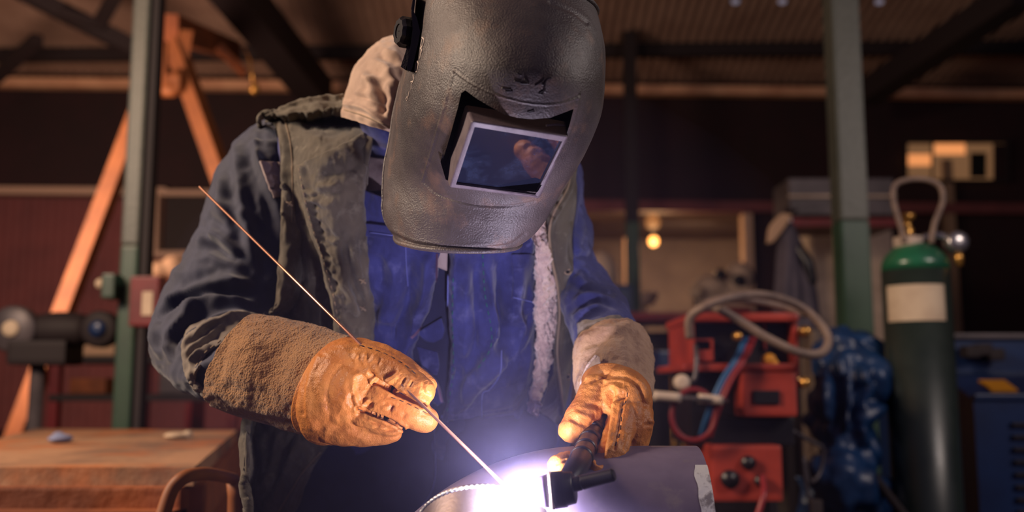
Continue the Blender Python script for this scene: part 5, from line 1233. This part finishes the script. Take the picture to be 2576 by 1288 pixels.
# ---- welding machine cart, right
k3 = scale_at(2.9); cz = lambda y: P(1870, y, 2.9)[2]; cxp = lambda x, y=974: P(x, y, 2.9)[0]
x0, x1 = cxp(1738), cxp(2010); xm = (x0 + x1) / 2; W_ = x1 - x0
cart = thing('welding_machine', 'red welding machine stacked on a cart with black panels and hoses', 'machine', (xm, 3.1, 0))
def cb(name, xa, xb, ya, yb, Yf, dep, m, bev=.006, parent=cart):
    a = P(xa, ya, Yf); b = P(xb, yb, Yf)
    return make(name, *boxvf(((a[0] + b[0]) / 2, Yf + dep / 2, (a[2] + b[2]) / 2), (abs(b[0] - a[0]), dep, abs(a[2] - b[2])), 0, bev), M[m], parent, smooth=False)
cb('top_case', 1735, 2012, 786, 808, 2.86, .46, 'red', .010)
cb('case_side', 1738, 1750, 806, 915, 2.88, .42, 'red'); cb('case_side', 1992, 2012, 806, 945, 2.88, .42, 'red')
bp_ = cb('black_panel', 1748, 1994, 806, 925, 2.93, .34, 'black', .004)
cb('divider', 1922, 1928, 808, 880, 2.915, .02, 'red', .001); cb('corner_frame', 1748, 1795, 852, 858, 2.905, .02, 'red', .002); cb('corner_frame', 1788, 1796, 852, 905, 2.905, .02, 'red', .002); cb('corner_plate', 1752, 1796, 880, 908, 2.90, .02, 'red', .003)
cb('shelf', 1716, 2002, 914, 934, 2.84, .50, 'red', .008)
lc = cb('lower_case', 1866, 2008, 936, 1048, 2.84, .44, 'red', .010)
cb('display', 1896, 1962, 982, 1016, 2.832, .02, 'black', .002, lc)
cb('dark_bay', 1790, 2000, 1050, 1122, 2.90, .38, 'black')
cb('cart_body', 1735, 1866, 936, 1122, 2.94, .34, 'black')
lw = cb('base_case', 1788, 1972, 1120, 1262, 2.84, .44, 'red', .010)
for (x, y, r) in ((1882, 1164, 17), (1836, 1205, 22), (1912, 1210, 14)):
    make('socket', *lathe([(r * k3, -.012), (r * k3, .012), (.001, .012)], P(x, y, 2.835), 24, 'Y'), M['black'], lw)
z0_ = P(1870, 1262, 2.9)[2]
make('cart_frame', *joinvf(boxvf((xm, 3.1, .16), (.42, .56, .03), 0, .004), *[boxvf((xm + sx * .18, 3.1 + sy * .24, (z0_ + .16) / 2), (.03, .03, z0_ - .14), 0, .003) for sx in (-1, 1) for sy in (-1, 1)]), M['purlin'], cart, smooth=False)
for sx in (-1, 1):
    for sy in (-1, 1): make('wheel', *lathe([(.005, -.02), (.06, -.02), (.075, -.01), (.075, .01), (.06, .02), (.005, .02)], (xm + sx * .22, 3.1 + sy * .24, .076), 24, 'X'), M['black'], cart)
def ph(name, pts, r, m, parent=cart, n=90, closed=False):
    return make(name, *tube([P(*q) for q in pts], r, 12, n, closed=closed), M[m], parent)
for (x, y, r, m_) in ((1935, 905, .018, 'yellow'), (1945, 915, .014, 'yellow'), (1855, 846, .013, 'brass'), (2024, 834, .016, 'brass'), (2022, 962, .016, 'brass')):
    make('knob', *lathe([(.002, -.025), (r * .8, -.022), (r, -.01), (r, .02)], P(x, y, 2.87), 20, 'Y'), M[m_], cart)
make('gauge', *lathe([(.008, -.02), (.020, -.02), (.023, 0), (.023, .02), (.01, .02)], P(1716, 962, 2.82), 24, 'Y'), M['white'], cart)
ph('gauge_pipe', [(1750, 870, 2.86), (1752, 900, 2.83), (1748, 950, 2.82), (1730, 962, 2.83)], .007, 'grey', n=30)
for (xa, xb, y) in ((1642, 1712, 995), (1756, 1816, 1002)):
    make('handle_grip', *tube([P(xa, y, 2.78), P(xb, y + 6, 2.78)], .0135, 18, 6), M['white'], cart)
ph('handle_bar', [(1650, 996, 2.78), (1812, 1008, 2.78), (1820, 1008, 2.90)], .007, 'grey', n=20)
hz = make('hose_coil', *tube([P(1735, 850, 2.76), P(1736, 800, 2.74), P(1775, 770, 2.72), P(1840, 748, 2.74), P(1920, 742, 2.8), P(2000, 765, 2.86), P(2050, 800, 2.86), P(2084, 850, 2.84), P(2066, 888, 2.80), P(2010, 886, 2.77), P(1930, 850, 2.76), P(1870, 812, 2.76), P(1810, 778, 2.76), P(1780, 764, 2.80), P(1850, 752, 2.88), P(1960, 770, 2.92), P(2030, 790, 2.92)], .0125, 14, 160), M['hose']); tag(hz, 'looped grey-brown welding hose draped over the red machine', 'hose')
rr = make('hose_ring', *tube([P(1745 + 55 * math.cos(a), 1044 + 64 * math.sin(a), 2.80) for a in np.linspace(0, 6.28, 24, endpoint=False)], .008, 12, 80, closed=True), M['darkred'], cart)
for k, (dx, m_) in enumerate(((0, 'cable_b'), (10, 'cable_r'), (20, 'cable_r'), (-8, 'cable_b'))):
    ph('cable', [(1880 + dx, 850, 2.90), (1858 + dx, 900, 2.82), (1820 + dx, 960, 2.80), (1790 + dx, 1030, 2.80), (1768 + dx, 1100, 2.84)], .0055, m_, n=40)
ph('power_cable', [(1918, 1200, 2.83), (1922, 1240, 2.76), (1905, 1300, 2.74), (1880, 1380, 2.7)], .009, 'cable_r', n=40)

# ---- gas cylinder
cyl_x = P(2318, 974, 3.5)[0]; zsh_ = P(2318, 668, 3.5)[2]; ztp = P(2318, 612, 3.5)[2]
gc = thing('gas_cylinder', 'dark green gas cylinder with a cream label and a wire valve guard', 'gas cylinder', (cyl_x, 3.5, 0))
R_ = .115
make('body', *lathe([(.001, .0), (R_ - .01, 0), (R_, .02), (R_, zsh_ - .02)], (cyl_x, 3.5, 0), 64), M['gas'], gc)
make('shoulder', *lathe([(R_, zsh_ - .02), (R_ * .97, zsh_ + .01), (R_ * .86, zsh_ + .035), (R_ * .66, zsh_ + .058), (R_ * .42, ztp - .005), (.03, ztp)], (cyl_x, 3.5, 0), 64), M['gastop'], gc)
def wrap(x0_, x1_, y0_, y1_, m, name, parent, cx_, Y_, R2):
    za, zb_ = P((x0_ + x1_) / 2, y0_, Y_ - R2)[2], P((x0_ + x1_) / 2, y1_, Y_ - R2)[2]
    a0 = math.asin(np.clip((P(x0_, y0_, Y_ - R2 * .7)[0] - cx_) / R2, -1, 1)); a1 = math.asin(np.clip((P(x1_, y0_, Y_ - R2 * .7)[0] - cx_) / R2, -1, 1))
    V = []; nn = 24
    for rr_ in (R2 + .0012, R2 - .001):
        for z in (za, zb_):
            for a in np.linspace(a0, a1, nn): V.append((cx_ + rr_ * math.sin(a), Y_ - rr_ * math.cos(a), z))
    F_ = grid_faces(2, nn) + [tuple(i + 2 * nn for i in f[::-1]) for f in grid_faces(2, nn)]
    F_ += [(0, nn, 3 * nn, 2 * nn), (nn - 1, 3 * nn - 1, 4 * nn - 1, 2 * nn - 1)]
    return fixn(make(name, V, F_, M[m], parent))
wrap(2246, 2368, 714, 806, 'label', 'label', gc, cyl_x, 3.5, R_)
make('collar', *lathe([(.045, ztp - .02), (.05, ztp - .01), (.05, ztp + .02), (.03, ztp + .025)], (cyl_x - .02, 3.5, 0), 28), M['white'], gc)
make('valve', *lathe([(.018, ztp), (.022, ztp + .05), (.014, ztp + .06), (.014, ztp + .085), (.028, ztp + .088), (.028, ztp + .105), (.004, ztp + .108)], (cyl_x - .02, 3.5, 0), 24), M['brass'], gc)
ph('valve_guard', [(2275, 610, 3.46), (2266, 570, 3.46), (2248, 505, 3.46), (2252, 466, 3.46), (2285, 452, 3.46), (2330, 452, 3.46), (2364, 468, 3.46), (2372, 505, 3.46), (2352, 560, 3.46), (2342, 612, 3.46)], .0105, 'hose', gc, 80)
rg_ = make('regulator', *joinvf(lathe([(.005, -.03), (.034, -.03), (.038, -.02), (.038, .02), (.02, .03)], P(2404, 610, 3.45), 28, 'Y'), tube([P(2318, 600, 3.5), P(2360, 592, 3.48), P(2404, 610, 3.46)], .014, 14, 16)), M['steel'], gc)
make('regulator_port', *lathe([(.012, -.03), (.016, 0), (.012, .02)], P(2412, 648, 3.45), 20), M['brass'], gc)
make('cylinder_seat', *lathe([(.16, 0), (.16, .012), (.12, .014)], (cyl_x, 3.5, 0), 32), M['purlin'], gc)

# ---- blue tarpaulin heap and blue machine on the right
q = [(2110, 900, 3.6, 70), (2140, 960, 3.55, 74), (2120, 1050, 3.5, 85), (2145, 1120, 3.55, 70), (2110, 1200, 3.5, 85), (2160, 1010, 3.6, 56), (2150, 885, 3.62, 56)]
bl = []
for (x, y, Y, r) in q:
    s = scale_at(Y); bl.append(ellipsoid(P(x, y, Y), ((r * s, 0, 0), (0, r * s * 1.1, 0), (0, 0, r * s * 1.05)), 12))
zt_ = P(2130, 1200, 3.55)
bl.append(boxvf((zt_[0], 3.58, zt_[2] / 2), (.24, .26, zt_[2]), .3))
tv_, tf_ = remesh(*joinvf(*bl), .012, 4); tn_ = normals(tv_, tf_)
tv_ = crease(tv_, tn_, tuple(([(2060 + 25 * k, 870 + 12 * k), (2090 + 22 * k, 960 + 20 * k), (2070 + 26 * k, 1090 + 10 * k)], 12, 28 * (-1) ** k) for k in range(6)), front=True)
tv_ = tv_ + tn_ * nz(tv_, 5, .05, 3, 3)[:, None]; tv_[:, 2] = np.maximum(tv_[:, 2], .002)
tp = make('blue_tarpaulin', tv_, tf_, M['tarp']); tag(tp, 'glossy blue tarpaulin heaped between the red machine and the gas cylinder', 'tarpaulin')
for k, pts in enumerate(([(2085, 925, 3.6), (2096, 985, 3.6), (2120, 1060, 3.55), (2165, 1150, 3.5), (2230, 1240, 3.4), (2300, 1330, 3.3)], [(1995, 1085, 3.12), (2040, 1110, 3.3), (2070, 1130, 3.35), (2062, 1190, 3.35), (2036, 1210, 3.32), (2022, 1150, 3.3), (2030, 1230, 3.3), (2080, 1400, 3.3), (2110, 1560, 3.28), (2120, 1680, 3.26)])):
    pp = [P(*a) for a in pts]
    o = make('rubber_hose', *tube(pp, .016 if k == 0 else .007, 12, 80), M['purlin' if k == 0 else 'grey'])
    tag(o, 'thick dark hose trailing down in front of the blue tarpaulin' if k == 0 else 'thin grey cable loop hanging against the blue tarpaulin', 'hose')
bm2 = thing('blue_compressor', 'blue painted machine with a sloped louvred front and tan plate beyond the cylinder', 'machine', (P(2560, 974, 3.9)[0], 4.2, 0))
xa_, xb_ = P(2395, 1000, 3.9)[0], P(2850, 1000, 3.9)[0]; zt1 = P(2500, 846, 4.2)[2]; zt2_ = P(2480, 985, 3.7)[2]
prof_ = [(3.72, 0), (3.72, zt2_ - .03), (3.95, zt2_ + .06), (4.2, zt2_ + .08), (4.2, zt1), (4.8, zt1), (4.8, 0)]
V = [(xa_, y, z) for y, z in prof_] + [(xb_, y, z) for y, z in prof_]; n = len(prof_)
fixn(make('casing', V, [tuple(range(n)), tuple(range(2 * n - 1, n - 1, -1))] + [(i, (i + 1) % n, (i + 1) % n + n, i + n) for i in range(n)], M['blue'], bm2, smooth=False))
make('top_edge', *boxvf(((xa_ + xb_) / 2, 4.19, zt1), (xb_ - xa_, .03, .02), 0, .004), M['grey'], bm2, smooth=False)
make('front_edge', *boxvf(((xa_ + xb_) / 2, 3.72, zt2_ - .02), (xb_ - xa_, .03, .02), 0, .004), M['blue'], bm2, smooth=False)
for k in range(9): make('louvre', *boxvf(((xa_ + xb_) / 2 + .05, 3.71, zt2_ - .12 - .045 * k), (xb_ - xa_ - .16, .02, .012), 0, .003), M['purlin'], bm2, smooth=False)
nrm2 = np.array([0, -.09, .23]); nrm2 /= np.linalg.norm(nrm2)
g0, g1, g2, g3 = [G(x, y, zt2_ + .02) for x, y in ((2484, 1038), (2560, 1050), (2550, 1084), (2478, 1066))]
pc_ = (P(2520, 1058, 3.82)); 
lbv = [np.array([pc_[0] + sx * .05, 3.835 + sy * .05, zt2_ + .017 + sy * .05 * .39]) for sx, sy in ((-1, -1), (1, -1), (1, 1), (-1, 1))]
fixn(make('plate', lbv + [p + np.array([0, -.004, .008]) for p in lbv], [(0, 1, 2, 3), (7, 6, 5, 4), (0, 4, 5, 1), (1, 5, 6, 2), (2, 6, 7, 3), (3, 7, 4, 0)], M['yellow'], bm2, smooth=False))
for k, (x, y) in enumerate(((2440, 885), (2470, 880), (2500, 892))):
    make('valve_block', *boxvf(P(x, y, 4.14), (.06, .08, .05), 0, .012), M['purlin'], bm2, smooth=False)

# small glowing beads added for daylight holes, just under the sheeting
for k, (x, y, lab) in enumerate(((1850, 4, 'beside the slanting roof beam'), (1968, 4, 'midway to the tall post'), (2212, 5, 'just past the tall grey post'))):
    c = P(x, y, 8.0); o = make('roof_hole_glow', *ellipsoid(c, ((.035, 0, 0), (0, .035, 0), (0, 0, .02)), 8), M['holeglow']); tag(o, 'small glowing bead added for a daylight hole in the roof, ' + lab, 'lamp', 'roof daylight holes')
